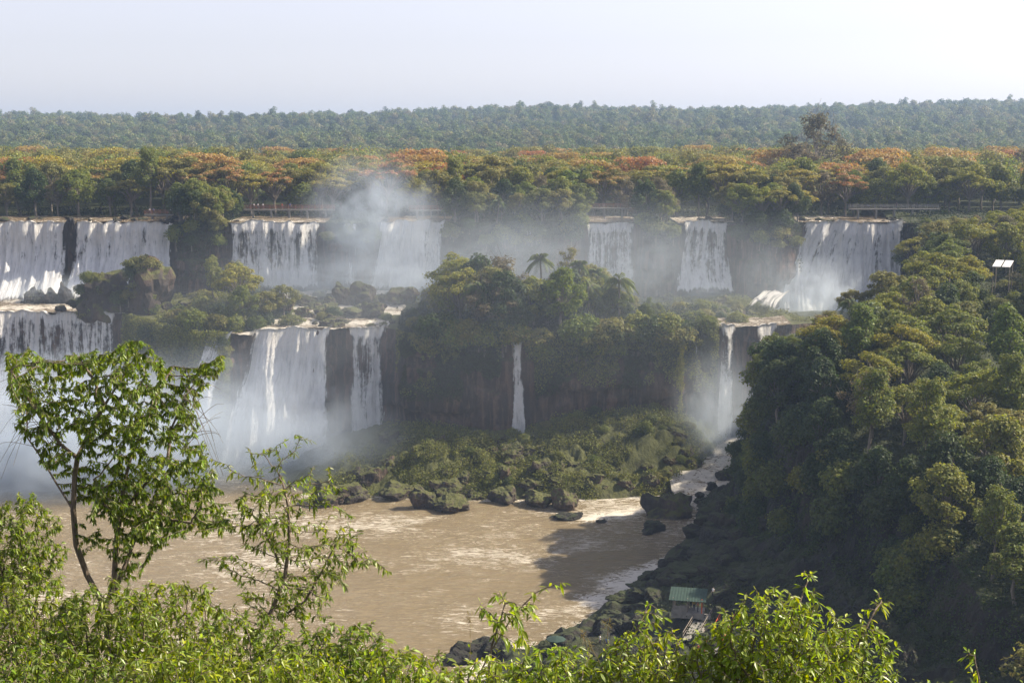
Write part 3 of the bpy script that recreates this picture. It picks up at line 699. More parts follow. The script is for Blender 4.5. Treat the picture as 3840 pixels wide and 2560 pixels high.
# front row on the lip
for a, b, mix in [(-91, -76, {'round_a': 2, 'olive_a': 2, 'dark_a': 1}), (-16, 19, {'round_a': 3, 'round_b': 2, 'dark_a': 1, 'olive_a': 2, 'palm_b': .7}), (34.5, 45, {'round_a': 2, 'brown_a': 1, 'dark_a': 1}), (60, 78.5, {'round_a': 2, 'olive_a': 2, 'dark_a': 1, 'umbrella_yellow': 1, 'umbrella_gold': .8})]:
    for row in (1.2, 5.0, 9.5, 15):
        x = a + rng.random()*2
        while x < b:
            y = up_lip(np.array([x]))[0] + row + rng.normal()*.8
            place(pick(mix), (x, y, Z_UP-.8), rng.uniform(.75, 1.15), zone_up(proj([x, y, 58.])[0])+(', at the lip' if row < 4 else ', second row'), 'trees along the top of the upper cliff')
            x += rng.uniform(4.6, 6.5)
# rows behind the water, then the orange canopy
mixes = [{'round_a': 2.5, 'round_b': 1.5, 'olive_a': 3, 'dark_a': 1.2, 'tall_a': .5, 'umbrella_gold': 1.6, 'umbrella_orange': 2.8, 'umbrella_yellow': 1.4, 'brown_a': 1, 'palm_b': .5}, {'umbrella_orange': 3, 'umbrella_orange_b': 2, 'umbrella_gold': 1, 'round_a': 2, 'olive_a': 2, 'tall_a': .6, 'palm_a': .4, 'dark_a': .8},
         {'umbrella_orange': 3.5, 'umbrella_orange_b': 2, 'umbrella_gold': 1.6, 'round_a': 1.5, 'olive_a': 2.4, 'palm_a': .6, 'dark_a': .6, 'brown_a': 1}]
ncount = 0
for row, (y0, dy, sp, mi) in enumerate([(406, 2, 7.0, 0), (417, 3, 8.0, 0), (430, 4, 9.0, 2)]):
    x = -.375*y0
    while x < .375*y0:
        y = y0 + rng.uniform(-dy, dy)
        if x < 150:
            place(pick(mixes[mi]), (x, y, Z_UP-.5), rng.uniform(1.05, 1.5), zone_up(proj([x, y, 58.])[0]) + (', front row', ', second row', ', third row')[row], 'trees of the plateau forest')
        x += sp*rng.uniform(.75, 1.3)
place('brown_a', (X(797, 500), 500, Z_UP), 2.3, 'spreading beneath the huge half bare tree', 'tall trees above the canopy', words='wide brownish tree')
big = place('brown_a', (X(815, 520), 520, Z_UP), 2.75, 'standing above the orange canopy', 'tall trees above the canopy', words='huge half bare grey tree', sz=1.15)
place('sparse_a', (X(1017, 500), 500, Z_UP), 1.35, 'at the right edge above the canopy', 'tall trees above the canopy', words='bare branching tree')
place('round_a', (-81.5, 376, Z_UP-2.5), 1.0, 'over the cliff between the two left waterfalls', 'trees along the top of the upper cliff', 'leaf_olive', words='big leaning tree')
HEAD_TOP = [(700, 380), (735, 352), (780, 332), (820, 303), (850, 280), (870, 264), (900, 234), (920, 217), (960, 214), (1024, 200)]
ISL_TOP = [(395, 312), (415, 300), (438, 262), (480, 252), (510, 262), (530, 276), (560, 270), (600, 268), (625, 280), (650, 294), (680, 308), (720, 334)]
def fit_top(key, p, s, outline, up=False):
    """size a tree so that its top meets the tree line of the wood it stands in"""
    px, py = proj(np.asarray(p)); hw = 3.5*s/p[1]*F
    lim = np.interp([px-hw*.7, px, px+hw*.7], [q[0] for q in outline], [q[1] for q in outline]).max()
    zt = at(px, lim, p[1])[2]; smax = (zt-p[2])/(PROTO[key][2]*1.04)
    return float(np.clip(min(s, smax) if not up else smax, .3, s if not up else 2.0))
# island
isl = 'trees on the central island'
def ter(x, t): return land_point(np.array([x]), 2, np.array([t]))[0]
def zone_is(px): return ('at the left end of the island' if px < 440 else 'on the left half of the island' if px < 510 else 'on the middle of the island' if px < 590 else 'on the right half of the island' if px < 660 else 'at the right tip of the island')
for x0, t, key, s in [(-14, .30, 'bamboo', 1.7), (-8, .32, 'bamboo', 1.75), (-4, .36, 'bamboo', 1.6), (-17, .25, 'bamboo', 1.4), (1, .3, 'bamboo', 1.5)]:
    place(key, ter(x0, t), s, zone_is(proj(ter(x0, t))[0]), isl)
for px, t, key, s in [(545, .36, 'palm_a', 1.5), (601, .30, 'palm_a', 1.4), (577, .3, 'palm_a', 1.35), (476, .04, 'palm_b', 1.6), (620, .12, 'palm_b', 1.6), (588, .14, 'palm_b', 1.5)]:
    p = ter(X(px, 328), t); place(key, p, s, zone_is(px), isl)
p = ter(X(572, 335), .35); place('sparse_a', p, 1.25, zone_is(572), isl, 'leaf_olive')
for k in range(46):
    px = rng.uniform(405, 708); x = X(px, 326); t = rng.uniform(.0, .42)
    key = pick({'round_a': 2.5, 'dark_a': 3, 'olive_a': 3, 'round_b': 1, 'tall_a': 1.5, 'brown_a': 1.2, 'umbrella_yellow': .8}); p = ter(x, t)-[0, 0, 1.2]
    s_ = fit_top(key, p, 1, ISL_TOP, True)*rng.uniform(.7, 1.08)
    place(key, p, min(s_, 1.75), zone_is(px)+(', by the edge' if t < .14 else ', at the back' if t > .28 else ''), isl)
# shrubs hanging over the island's edge
for k in range(46):
    px = rng.uniform(400, 712); x = X(px, 320)
    low = interp(px, [(400, .95), (480, .82), (515, .9), (560, .55), (620, .72), (660, .85), (712, .9)])
    if abs(px-516) < 13: low = .97
    p = land_point(np.array([x]), 1, np.array([rng.uniform(low, 1)]))[0] - [0, .6, 1.0]
    place(pick({'bush_a': 3, 'bush_b': 2, 'bush_dark': 3}), p, rng.uniform(1.2, 2.2), 'clinging to the cliff '+zone_is(px).replace('on the', 'below the').replace('at the', 'below the').replace('of the island', '').replace('below the middle', 'below the island middle').replace(' half ', ' half of the island').replace('end ', 'end of the island').replace('tip ', 'tip of the island'), 'bushes over the island cliff')
for a, b in [(-91, -77), (-50, -37), (-17, 18), (34.5, 44.5), (60, 78)]:
    for k in range(int((b-a)*.55)):
        x = rng.uniform(a, b); p = land_point(np.array([x]), 3, np.array([rng.uniform(.72, 1)]))[0]-[0, .6, 1.0]
        place(pick({'bush_a': 2, 'bush_b': 2, 'bush_dark': 3}), p, rng.uniform(.9, 1.7), 'on the brink '+zone_up(proj(p)[0]), 'bushes on the brink of the upper cliff')
# talus and terrace shrubs
for k in range(52):
    px = rng.uniform(440, 705); x = X(px, 300); t = rng.uniform(.25, 1)
    p = land_point(np.array([x]), 0, np.array([t]))[0] - [0, 0, .5]
    place(pick({'bush_a': 4, 'bush_b': 2, 'bush_dark': 1}), p, rng.uniform(.4, .95), ('high' if t > .65 else 'low')+' on the slope under the island cliff', 'bushes on the slope below the island')
for k in range(20):
    px = rng.uniform(300, 398); p = land_point(np.array([X(px, 350)]), 2, np.array([rng.uniform(.05, .9)]))[0] - [0, 0, .3]
    place(pick({'bush_a': 2, 'bush_b': 2, 'bush_dark': 2}), p, rng.uniform(.55, 1.1), 'on the rocks in the rapids', 'plants on the rocky terrace')
for k in range(26):
    px = rng.uniform(172, 290); p = land_point(np.array([X(px, 345)]), 2, np.array([rng.uniform(.0, .9)]))[0] - [0, 0, .4]
    place(pick({'bush_a': 2, 'bush_b': 3, 'bush_dark': 2}), p, rng.uniform(.8, 1.6), 'on the rocky terrace below the veil waterfall', 'plants on the rocky terrace')
for k in range(12):
    px = rng.uniform(118, 235); p = land_point(np.array([X(px, 340)]), 1, np.array([rng.uniform(.7, 1)]))[0] - [0, .6, .8]
    place(pick({'bush_a': 2, 'bush_b': 3, 'bush_dark': 1}), p, rng.uniform(.8, 1.5), 'hanging on the rock wall below the mossy rocks', 'plants on the rocky terrace')
for px, t, key, s in [(240, .35, 'umbrella_yellow', 1.25), (228, .55, 'round_b', 1.15), (252, .15, 'round_a', .95), (272, .14, 'olive_a', .95), (287, .2, 'olive_a', .9), (228, .12, 'bush_a', 1.4), (245, .05, 'bush_a', 1.4), (203, .6, 'tall_a', .9), (195, .3, 'bush_b', 1.3), (180, .2, 'bush_a', 1.3), (210, .3, 'bush_b', 1.6), (222, .25, 'bush_dark', 1.4), (262, .35, 'bush_dark', 1.5), (296, .1, 'bush_b', 1.4), (190, .1, 'bush_b', 1.2), (208, .08, 'bush_b', 1.4), (265, .04, 'bush_a', 1.5), (240, .2, 'round_b', .6)]:
    p = land_point(np.array([X(px, 345)]), 2, np.array([t]))[0] - [0, 0, .4]
    place(key, p, s, 'on the rocky terrace below the veil waterfall', 'plants on the rocky terrace')
for k in range(16):
    px = rng.uniform(672, 745); p = land_point(np.array([X(px, 345)]), 2, np.array([rng.uniform(.05, .6)]))[0] - [0, 0, .4]
    place(pick({'bush_a': 2, 'bush_b': 2, 'bush_dark': 1}), p, rng.uniform(.8, 1.3), 'on the ledge below the narrow waterfall', 'plants on the rocky terrace')
# headland
hd = 'trees on the right headland'
n_head = 0
def zone_hd(p):
    px, py = proj(p); 
    w = 'at the upper edge of the headland' if p[1] > 325 else 'on the upper slope of the headland' if p[1] > 290 else 'on the middle slope of the headland' if p[1] > 250 else 'on the lower slope of the headland'
    return w
pts = []
for _ in range(9000):
    y = rng.uniform(128, 372); x = rng.uniform(38, .375*y)
    if not inside(np.array(x), np.array(y), EDGE_IN): continue
    de = dist_poly(np.array(x), np.array(y), EDGE)
    if de < 1.5 or (y < 304 and y > 235 and abs(x-.351*y) < 6.5) or (292 < y < 316 and 98 < x < 126): continue
    need = 7.2 if y > 300 else 6.6
    if all((x-q[0])**2+(y-q[1])**2 > need**2 for q in pts): pts.append((x, y))
for x, y in pts:
    z = float(head_z(x, y)); de = float(dist_poly(np.array(x), np.array(y), EDGE))
    near = y < 200 or (y < 262 and de < 9)
    mixd = {'round_a': 2.2, 'umbrella_green': 2.5, 'umbrella_yellow': 3.0, 'olive_a': 2.4, 'dark_a': 1.4, 'brown_a': 1.4, 'umbrella_gold': .25, 'palm_b': 1.0, 'palm_a': .4, 'tall_a': .8, 'sparse_a': .9}
    if near: mixd = {'round_a': 2, 'dark_a': 3, 'olive_a': 1, 'tall_a': .6}
    if y > 290: mixd.pop('tall_a', 0)
    key = pick(mixd); sc_ = fit_top(key, (x, y, z-.6), rng.uniform(.95, 1.3)*(.85 if de < 5 else 1), HEAD_TOP)
    place(key, (x, y, z-.6), sc_, zone_hd(np.array([x, y, z])), hd, sz=1.0)
for x, y, k in [(93, 322, 'round_a'), (97, 336, 'olive_a'), (99.5, 346, 'round_a'), (101.5, 356, 'umbrella_yellow'), (103.5, 366, 'olive_a'), (105.5, 375, 'round_a'), (110, 372, 'umbrella_green'), (116, 368, 'olive_a')]:
    z = float(head_z(x, y))-.6; place(k, (x, y, z), min(1.5, fit_top(k, (x, y, z), 1, HEAD_TOP, True)), zone_hd(np.array([x, y, z])), hd, sz=1.0)
for q in range(26):
    y = rng.uniform(262, 312); x = .351*y+rng.uniform(-7, 9); place(pick({'bush_a': 2, 'bush_b': 2, 'bush_dark': 1}), (x, y, float(head_z(x, y))-.4), rng.uniform(.9, 1.5), 'on the headland around the lookout roof', 'bushes on the headland')
# overhanging trees at the headland's left edge
for x, y, k, s in [(50.5, 270, 'umbrella_green', 1.1), (51, 277, 'dark_a', .9), (49.5, 262, 'dark_a', 1.05), (49, 255, 'dark_a', 1.0), (50.5, 248, 'dark_a', .95), (55, 283, 'sparse_a', .6)]:
    z = float(head_z(x+1, y))-2.0; s = fit_top(k, (x, y, z), s, HEAD_TOP)
    place(k, (x, y, z), s, 'at the left brink of the headland', hd)
for k in range(72):
    t = rng.random(); i = rng.integers(6, 13); q = EDGE[i]*(1-t)+EDGE[i+1]*t
    nx, ny = EDGE[i+1]-EDGE[i]; l = math.hypot(nx, ny); off = rng.uniform(-3.0, 4.0); x, y = q + np.array([ny, -nx])/l*off*-1
    z = float(head_z(x, y)); 
    place(pick({'bush_dark': 3, 'bush_a': 2}), (x, y, z-.8), rng.uniform(1.0, 2.1), 'on the dark headland cliff', 'bushes on the headland cliff')

for px, py, s, k in [(88, 268, 1.2, 'bush_a'), (82, 280, 1.2, 'bush_a'), (95, 266, 1.0, 'bush_b'), (86, 292, 1.1, 'bush_dark'), (137, 256, 1.6, 'bush_b'), (146, 254, 1.6, 'bush_b'), (132, 266, 1.3, 'bush_dark'), (128, 285, 1.2, 'bush_b'), (98, 280, 1.2, 'bush_a'), (92, 298, 1.2, 'bush_a'), (84, 303, 1.0, 'bush_b'), (140, 275, 1.3, 'bush_b'), (150, 285, 1.1, 'bush_a'), (120, 290, 1.2, 'bush_dark'), (152, 300, 1.2, 'bush_a')]:
    place(k, at(px, py+15, 349), s, 'growing on the tall red brown rocks', 'plants on the rocky terrace')
# names for the plants: by look, then place, then order inside that place
def num(i): return ['first', 'second', 'third', 'fourth', 'fifth', 'sixth', 'seventh', 'eighth', 'ninth', 'tenth', 'eleventh', 'twelfth', 'thirteenth', 'fourteenth', 'fifteenth', 'sixteenth', 'seventeenth', 'eighteenth', 'nineteenth', 'twentieth'][i] if i < 20 else '%d%s' % (i+1, {1: 'st', 2: 'nd', 3: 'rd'}.get((i+1) % 10, 'th'))
def trim(t):
    """keep to sixteen words by dropping articles"""
    w = t.split()
    while len(w) > 16 and 'the' in w: w.remove('the')
    return ' '.join(w)
def name_plants():
    g = {}
    for r, w, z, px in TREES: g.setdefault((w, z), []).append((px, r))
    for (w, z), l in g.items():
        l.sort(key=lambda q: q[0])
        for i, (px, r) in enumerate(l):
            r['label'] = trim(f'{w} {z}' + ('' if len(l) == 1 else f', {num(i)} from left'))
name_plants()

# ------------------------------------------------------------------ the far forest: one mass
def lowcrown(blobs, n, size):
    C, N, k = blob_leaves(blobs, n, .8, .3); return leaf_quads(C, N, size, .8)
def forest(name, label, P, scale, kinds, protos, mats):
    """P points, kinds the prototype of each; prototypes ride in the same mesh far below ground and are spread by a node group"""
    V, Fq, mi, pid = [], [], [], []; n = 0
    for i, (v, f, m) in enumerate(protos):
        V.append(v); Fq.append(f+n); n += len(v); pid += [i]*len(v); mi += [m]*len(f)
    V.append(P); pid += [-1-int(k) for k in kinds]
    sc = np.concatenate([np.ones(n), scale])
    me = mesh_np(name, np.concatenate(V), np.concatenate(Fq), mats, mi, attrs={'pid': np.array(pid, float), 'sc': sc, 'rot': rng.random(n+len(P))*6.28})
    o = setting(name, me, 'stuff', label)
    ng = bpy.data.node_groups.new(name+' spread', 'GeometryNodeTree')
    ng.interface.new_socket('Geometry', in_out='INPUT', socket_type='NodeSocketGeometry'); ng.interface.new_socket('Geometry', in_out='OUTPUT', socket_type='NodeSocketGeometry')
    nd, lk = ng.nodes, ng.links
    gi, go = nd.new('NodeGroupInput'), nd.new('NodeGroupOutput')
    def named(a):
        q = nd.new('GeometryNodeInputNamedAttribute'); q.data_type = 'FLOAT'; q.inputs['Name'].default_value = a; return q.outputs['Attribute']
    def eq(a, v):
        q = nd.new('FunctionNodeCompare'); q.data_type = 'FLOAT'; q.operation = 'EQUAL'; lk.new(a, q.inputs['A']); q.inputs['B'].default_value = v; q.inputs['Epsilon'].default_value = .1; return q.outputs[0]
    join = nd.new('GeometryNodeJoinGeometry')
    for i in range(len(protos)):
        s1 = nd.new('GeometryNodeSeparateGeometry'); s1.domain = 'POINT'; lk.new(gi.outputs[0], s1.inputs[0]); lk.new(eq(named('pid'), i), s1.inputs[1])
        s2 = nd.new('GeometryNodeSeparateGeometry'); s2.domain = 'POINT'; lk.new(gi.outputs[0], s2.inputs[0]); lk.new(eq(named('pid'), -1-i), s2.inputs[1])
        ip = nd.new('GeometryNodeInstanceOnPoints'); lk.new(s2.outputs[0], ip.inputs['Points']); lk.new(s1.outputs[0], ip.inputs['Instance'])
        cx = nd.new('ShaderNodeCombineXYZ'); lk.new(named('rot'), cx.inputs[2]); lk.new(cx.outputs[0], ip.inputs['Rotation'])
        lk.new(named('sc'), ip.inputs['Scale']); lk.new(ip.outputs[0], join.inputs[0])
    lk.new(join.outputs[0], go.inputs[0])
    md = o.modifiers.new('spread', 'NODES'); md.node_group = ng
    return o
def jitter_rows(y0, y1, sp, half=.47):
    out = []
    y = y0
    while y < y1:
        s = sp(y); n = int(2*half*y/s)
        x = (np.arange(n)-n/2)*s + rng.uniform(-.45, .45, n)*s; out.append(np.stack([x, y+rng.uniform(-.45, .45, n)*s], 1)); y += s
    return np.concatenate(out)
def far_forest():
    pr = []
    for i in range(3):
        v, f = lowcrown(blobs_round(10, 3.6, 3, 9, (1.5, 2.5)), 620, .85); pr.append((v, f, 0))
    v, f = lowcrown(blobs_round(9, 2.6, 4, 13, (1.3, 2.2), .9), 560, .85); pr.append((v, f, 0))
    Q = jitter_rows(760, 2420, lambda y: 8.0+(y-760)*.003)
    Q = Q[(rng.random(len(Q)) > .16)] + rng.normal(size=(1, 2))*0; Q = Q + rng.normal(size=Q.shape)*2.2
    z = hill_z(Q[:, 0], Q[:, 1]) + 3*fbm(Q[:, 0]*.02, Q[:, 1]*.02, 0, 651, 3); P = np.stack([Q[:, 0], Q[:, 1], z-1.0-4.0*rng.random(len(Q))], 1)
    sc = np.clip(np.exp(rng.normal(0, .36, len(P)))*1.12, .55, np.interp(P[:, 1], [760, 1100, 1500], [1.25, 1.5, 1.95])); sc *= 1+.25*fbm(Q[:, 0]*.012, Q[:, 1]*.012, 0, 641, 3)
    k = rng.choice(4, len(P), p=[.34, .33, .30, .03])
    forest('far_forest', 'hazy blue green forest covering the long ridge', P, sc, k, pr, [M['leaf_far']])
    pr = []
    v, f = lowcrown(blobs_umbrella(14, 4.6, 8, 1.8, (1.4, 2.5)), 1700, .48); pr.append((v, f, 0))
    v, f = lowcrown(blobs_umbrella(12, 4.2, 7.6, 1.6, (1.4, 2.5)), 1700, .48); pr.append((v, f, 1))
    v, f = lowcrown(blobs_round(12, 3.8, 4, 9, (1.4, 2.3)), 1900, .48); pr.append((v, f, 2))
    v, f = lowcrown(blobs_round(12, 3.8, 4, 9.5, (1.2, 2.1)), 1700, .48); pr.append((v, f, 3))
    Q = jitter_rows(441, 770, lambda y: 9.0)
    P = np.stack([Q[:, 0], Q[:, 1], hill_z(Q[:, 0], Q[:, 1])-.6], 1); big_ = .5+.5*fbm(Q[:, 0]*.03, Q[:, 1]*.03, 0, 631, 3)*1.5
    pa = .5+.5*fbm(Q[:, 0]*.02, Q[:, 1]*.02, 0, 611, 3)*1.6; s = Q[:, 0]/Q[:, 1]
    pa = pa*interp(s, [(-.4, .55), (-.2, .8), (-.1, .9), (.05, 1.25), (.2, 1.2), (.4, 1.0)])
    u = rng.random(len(P)); k = np.where(u < .42*pa, 0, np.where(u < .70*pa, 1, np.where(u < .70*pa+(1-.70*pa)*.55, 2, 3)))
    forest('orange_canopy_forest', 'orange and green tree canopy receding across the plateau', P, rng.uniform(1.05, 1.6, len(P))*(.9+.4*np.clip(big_, 0, 1)), k, pr, [M['blossom'], M['blossom_gold'], M['leaf_green'], M['leaf_olive']])
far_forest()

def head_forest():
    pr = [(*lowcrown(blobs_round(14, 3.8, 4, 9, (1.0, 2.0)), 1500, .5), 0), (*lowcrown(blobs_umbrella(16, 4.4, 7, 2.4, (1.0, 2.0)), 1500, .5), 1)]
    P = []
    for y in np.arange(130, 436, 7.0):
        x = .378*y+5+rng.random()*4
        while x < 195: P.append((x+rng.normal(), y+rng.normal(), float(head_z(x, y) if y < 420 else Z_UP)-.6)); x += 7.2
    P = np.array(P); forest('headland_forest', 'green forest running on beyond the right headland trees', P, rng.uniform(.85, 1.25, len(P)), rng.integers(0, 2, len(P)), pr, [M['leaf_green'], M['leaf_olive']])
head_forest()

# ------------------------------------------------------------------ ground cover on slopes and cliffs
def cover(name, label, P, N, size, mat):
    V, Fq = leaf_quads(P, N, size, .6, .9); setting(name, mesh_np(name, V, Fq, [M[mat]]), 'stuff', label)
def land_cover(name, label, sec, n, x0, x1, t0, t1, size, mat, thr=0.0, fr=.15, lift=.5, seed=0, power=1.0, dens=None):
    x = rng.uniform(x0, x1, n); t = t0+(t1-t0)*rng.random(n)**power; P = land_point(x, sec, t)
    m = fbm(P[:, 0]*fr, P[:, 1]*fr, P[:, 2]*fr*(.5 if sec in (1, 3) else 1), 700+seed, 4) > (thr if dens is None else thr+dens(x, t))
    P = P[m]; k = len(P)
    nv = np.array([0, -1, .4]) if sec in (1, 3) else np.array([0, -.4, 1])
    P = P + nv*rng.random((k, 1))**1.5*lift*(1+1.2*np.clip(fbm(P[:, 0]*.5, P[:, 1]*.5, P[:, 2]*.5, 733, 3), 0, 1))[:, None]
    cover(name, label, P, np.broadcast_to(nv, P.shape)+.4*rand_unit(k), size, mat)
land_cover('undergrowth', 'low green scrub over the boulders below the island cliff', 0, 90000, -40, 50, .1, 1, .42, 'cover', -.05, .14, 1.3, 1, dens=lambda x, t: np.where(x < 4, .12, -.05)-.1*t)
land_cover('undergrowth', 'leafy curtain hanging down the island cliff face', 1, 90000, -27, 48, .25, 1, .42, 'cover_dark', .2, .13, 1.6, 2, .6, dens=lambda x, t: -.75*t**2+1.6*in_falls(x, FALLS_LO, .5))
land_cover('undergrowth', 'leaves in a lighter sunlit tone trailing over the island cliff face', 1, 50000, -27, 48, .3, 1, .38, 'cover', .24, .16, 2.2, 3, .6, dens=lambda x, t: -.55*t**2+1.6*in_falls(x, FALLS_LO, .5))  # lit patches painted as a brighter leaf colour over the dark curtain
land_cover('undergrowth', 'brown green scrub hanging on the rock wall left of the great plunge', 1, 40000, -97, -60, .3, 1, .4, 'cover', .1, .15, 1.6, 9, .6, dens=lambda x, t: -.6*t**2+1.2*in_falls(x, FALLS_LO, .5))
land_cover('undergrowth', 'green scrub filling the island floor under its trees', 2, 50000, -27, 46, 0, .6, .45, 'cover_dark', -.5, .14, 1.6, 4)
land_cover('undergrowth', 'scrub over the rocky terrace left of the rapids', 2, 45000, -95, -63, 0, .9, .4, 'cover', -.02, .14, 1.2, 5)
land_cover('undergrowth', 'scrub on the ledges below the narrow waterfall', 2, 30000, 30, 72, .05, .9, .4, 'cover', .0, .14, 1.0, 6)
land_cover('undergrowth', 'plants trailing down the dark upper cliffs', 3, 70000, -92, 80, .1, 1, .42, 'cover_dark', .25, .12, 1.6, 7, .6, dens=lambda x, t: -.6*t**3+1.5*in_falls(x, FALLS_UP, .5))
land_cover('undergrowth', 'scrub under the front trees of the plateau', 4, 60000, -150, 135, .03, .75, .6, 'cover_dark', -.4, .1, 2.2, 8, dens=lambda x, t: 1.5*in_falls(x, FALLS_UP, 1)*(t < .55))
def head_cover():
    n = 260000; x = rng.uniform(-6, 150, n); y = rng.uniform(120, 380, n); z = head_z(x, y)
    k = (z > .9) & (fbm(x*.1, y*.1, z*.1, 751, 4) > -.15-.25*(z > 14)+.45*(z < 6)) & (x < .45*y)
    x, y, z = x[k], y[k], z[k]; e = .5
    g = np.stack([-(head_z(x+e, y)-z)/e, -(head_z(x, y+e)-z)/e, np.ones_like(z)], 1); g /= np.linalg.norm(g, axis=1)[:, None]
    P = np.stack([x, y, z], 1)+g*rng.random((len(x), 1))*np.where(z > 12, 1.6, .8)[:, None]
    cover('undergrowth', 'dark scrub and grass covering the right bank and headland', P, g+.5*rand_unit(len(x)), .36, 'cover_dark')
    n = 22000; gx = rng.uniform(-134, -74, n); gy = rng.uniform(188, 240, n); gz = bank_z(gx, gy); k = (gz > 1) & (fbm(gx*.15, gy*.15, 0, 761, 3) > -.1)
    cover('undergrowth', 'green scrub on the dark rock at the left edge', np.stack([gx, gy, gz+.3], 1)[k]+rng.random((k.sum(), 3))*.5, np.broadcast_to([0, 0, 1.0], (k.sum(), 3)), .5, 'cover')
head_cover()
def head_curtain():
    n = 420000; x = rng.uniform(36, 100, n); y = rng.uniform(120, 300, n)
    de = dist_poly(x, y, EDGE)*np.where(inside(x, y, EDGE_IN), 1, -1); k = (de > -6) & (de < 5); x, y, de = x[k], y[k], de[k]; z = head_z(x, y); e = .5
    g = np.stack([-(head_z(x+e, y)-z)/e, -(head_z(x, y+e)-z)/e, np.ones_like(z)], 1); g /= np.linalg.norm(g, axis=1)[:, None]
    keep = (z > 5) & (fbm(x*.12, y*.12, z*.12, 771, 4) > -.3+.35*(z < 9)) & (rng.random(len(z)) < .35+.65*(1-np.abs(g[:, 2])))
    x, y, z, g = x[keep], y[keep], z[keep], g[keep]
    lump = np.clip(.5+1.6*fbm(x*.35, y*.35, z*.35, 781, 3), 0, 2.0)
    P = np.stack([x, y, z], 1) + g*(lump*rng.uniform(.5, 1.3, len(x)))[:, None] + np.array([0, 0, -1.0])*rng.random((len(x), 1))*.8
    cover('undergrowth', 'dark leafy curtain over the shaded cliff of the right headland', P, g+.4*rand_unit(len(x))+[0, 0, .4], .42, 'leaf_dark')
head_curtain()
# the vine column
def vine():
    p0 = land_point(np.array([X(682, 318)]), 1, np.array([.93]))[0]; n = 2600
    t = rng.random(n); w = .75*(1-.55*t)*(1+.4*np.sin(t*23))
    P = np.stack([p0[0]+rng.normal(size=n)*w*.55, p0[1]-3.6+rng.normal(size=n)*w*.4, p0[2]-18*t], 1)
    V, Fq = leaf_quads(P, np.broadcast_to([0, -1, .5], P.shape), .4, .6)
    thing('hanging_vine', 'long green column of vines hanging down the island cliff', 'vine', me=mesh_np('vine', V, Fq, [M['leaf_yellow']]))
vine()
# ------------------------------------------------------------------ rocks
def rock_mesh(seed, sharp=.5, sub=4):
    import bmesh
    bm = bmesh.new(); bmesh.ops.create_icosphere(bm, subdivisions=sub, radius=1.0)
    V = np.array([v.co[:] for v in bm.verts]); Fq = np.array([[v.index for v in f.verts] for f in bm.faces]); bm.free()
    r2 = np.random.default_rng(seed); d = V/np.linalg.norm(V, axis=1)[:, None]
    s = np.ones(len(V))*1.25                                # chop by random planes for faceted rock
    for _ in range(16):
        n = r2.normal(size=3); n /= np.linalg.norm(n); c = d@n; h = r2.uniform(.68, 1.05); s = np.where(c > 1e-3, np.minimum(s, h/np.maximum(c, 1e-3)), s)
    V = d*s[:, None]
    q = V*1.0
    V = V*(1+.34*fbm(q[:, 0]*1.6+seed, q[:, 1]*1.6, q[:, 2]*1.6, seed, 5)[:, None]+.16*np.abs(fbm(q[:, 0]*4+9, q[:, 1]*4, q[:, 2]*4, seed+5, 4))[:, None]-.10*(vn(q[:, 0]*2.3, q[:, 1]*2.3, q[:, 2]*3.5, seed+8) > .1)[:, None])
    return V, Fq
ROCKS = []
for i in range(7):
    v, f = rock_mesh(900+i*13); ROCKS.append(mesh_np('boulder', v, f, [M['boulder']], smooth=False))
BOULD = []
def boulder(p, s, zone, group, mat=None, i=None, words=None, rz=None):
    o = thing('boulder', '', 'boulder', tuple(float(q) for q in p), rng.random()*6.28 if rz is None else rz, group, ROCKS[rng.integers(len(ROCKS)) if i is None else i])
    o.scale = tuple(s) if np.ndim(s) else tuple(s*rng.uniform(.75, 1.25, 3)*[1, 1, .85])
    if mat: o.material_slots[0].link = 'OBJECT'; o.material_slots[0].material = M[mat]
    BOULD.append((o, words or ('large' if max(o.scale) > 2.2 else 'small' if max(o.scale) < 1.1 else 'mid sized')+' dark boulder', zone, float(proj(np.asarray(p))[0])))
    return o
gp = 'boulders at the foot of the island'
for k in range(44):
    px = rng.uniform(312, 545); x = X(px, 300); t = rng.uniform(.0, .8)
    boulder(land_point(np.array([x]), 0, np.array([t]))[0]+[0, 0, -.3], rng.uniform(1.2, 3.2)*(1 if px > 380 else .9), ('at the water line' if t < .25 else 'higher up')+' under the island cliff\'s '+('left' if px < 430 else 'middle'), gp)
for k in range(64):
    px = rng.uniform(470, 735); x = X(px, 298); t = rng.uniform(.0, .7)
    boulder(land_point(np.array([x]), 0, np.array([t]))[0]+[0, 0, -.3], rng.uniform(.6, 2.3), ('at the water line' if t < .25 else 'among green scrub')+' round the slender waterfall foot', gp)
for px, py, s in [(372, 478, 4.0), (330, 492, 3.6), (352, 490, 3.5), (400, 486, 3.6), (425, 497, 3.4), (460, 470, 4.8), (490, 468, 4.5), (450, 500, 3.0), (540, 494, 3.0), (566, 497, 3.2), (505, 490, 3.2)]:
    p = hit_z(px, py+5, 1.0); boulder(p, s, 'heaped at the foot of the island beside the river', gp)
for px, py, s, w in [(566, 518, 1.9, 'low dark boulder breaking the river surface'), (601, 521, .8, 'tiny dark boulder just breaking the river surface'), (553, 517, .7, 'little boulder left of the low river boulder')]:
    p = hit_z(px, py, 0); boulder(p+[0, 0, -.1], (s*1.5, s, s*.8), 'in open water', 'boulders in the river', 'wet_shaded', words=w, rz=.3)
p = hit_z(672, 517, 0); boulder(p+[0, 2, 0], (5.0, 3.6, 5.0), 'where the right channel meets the pool', 'boulders in the river', words='big domed mossy boulder', i=2)
p = hit_z(654, 531, 0); boulder(p+[0, 1, 0], (3.0, 2.2, 2.0), 'off the right bank', 'boulders in the river', 'wet_shaded', words='wedge shaped black boulder', i=3)
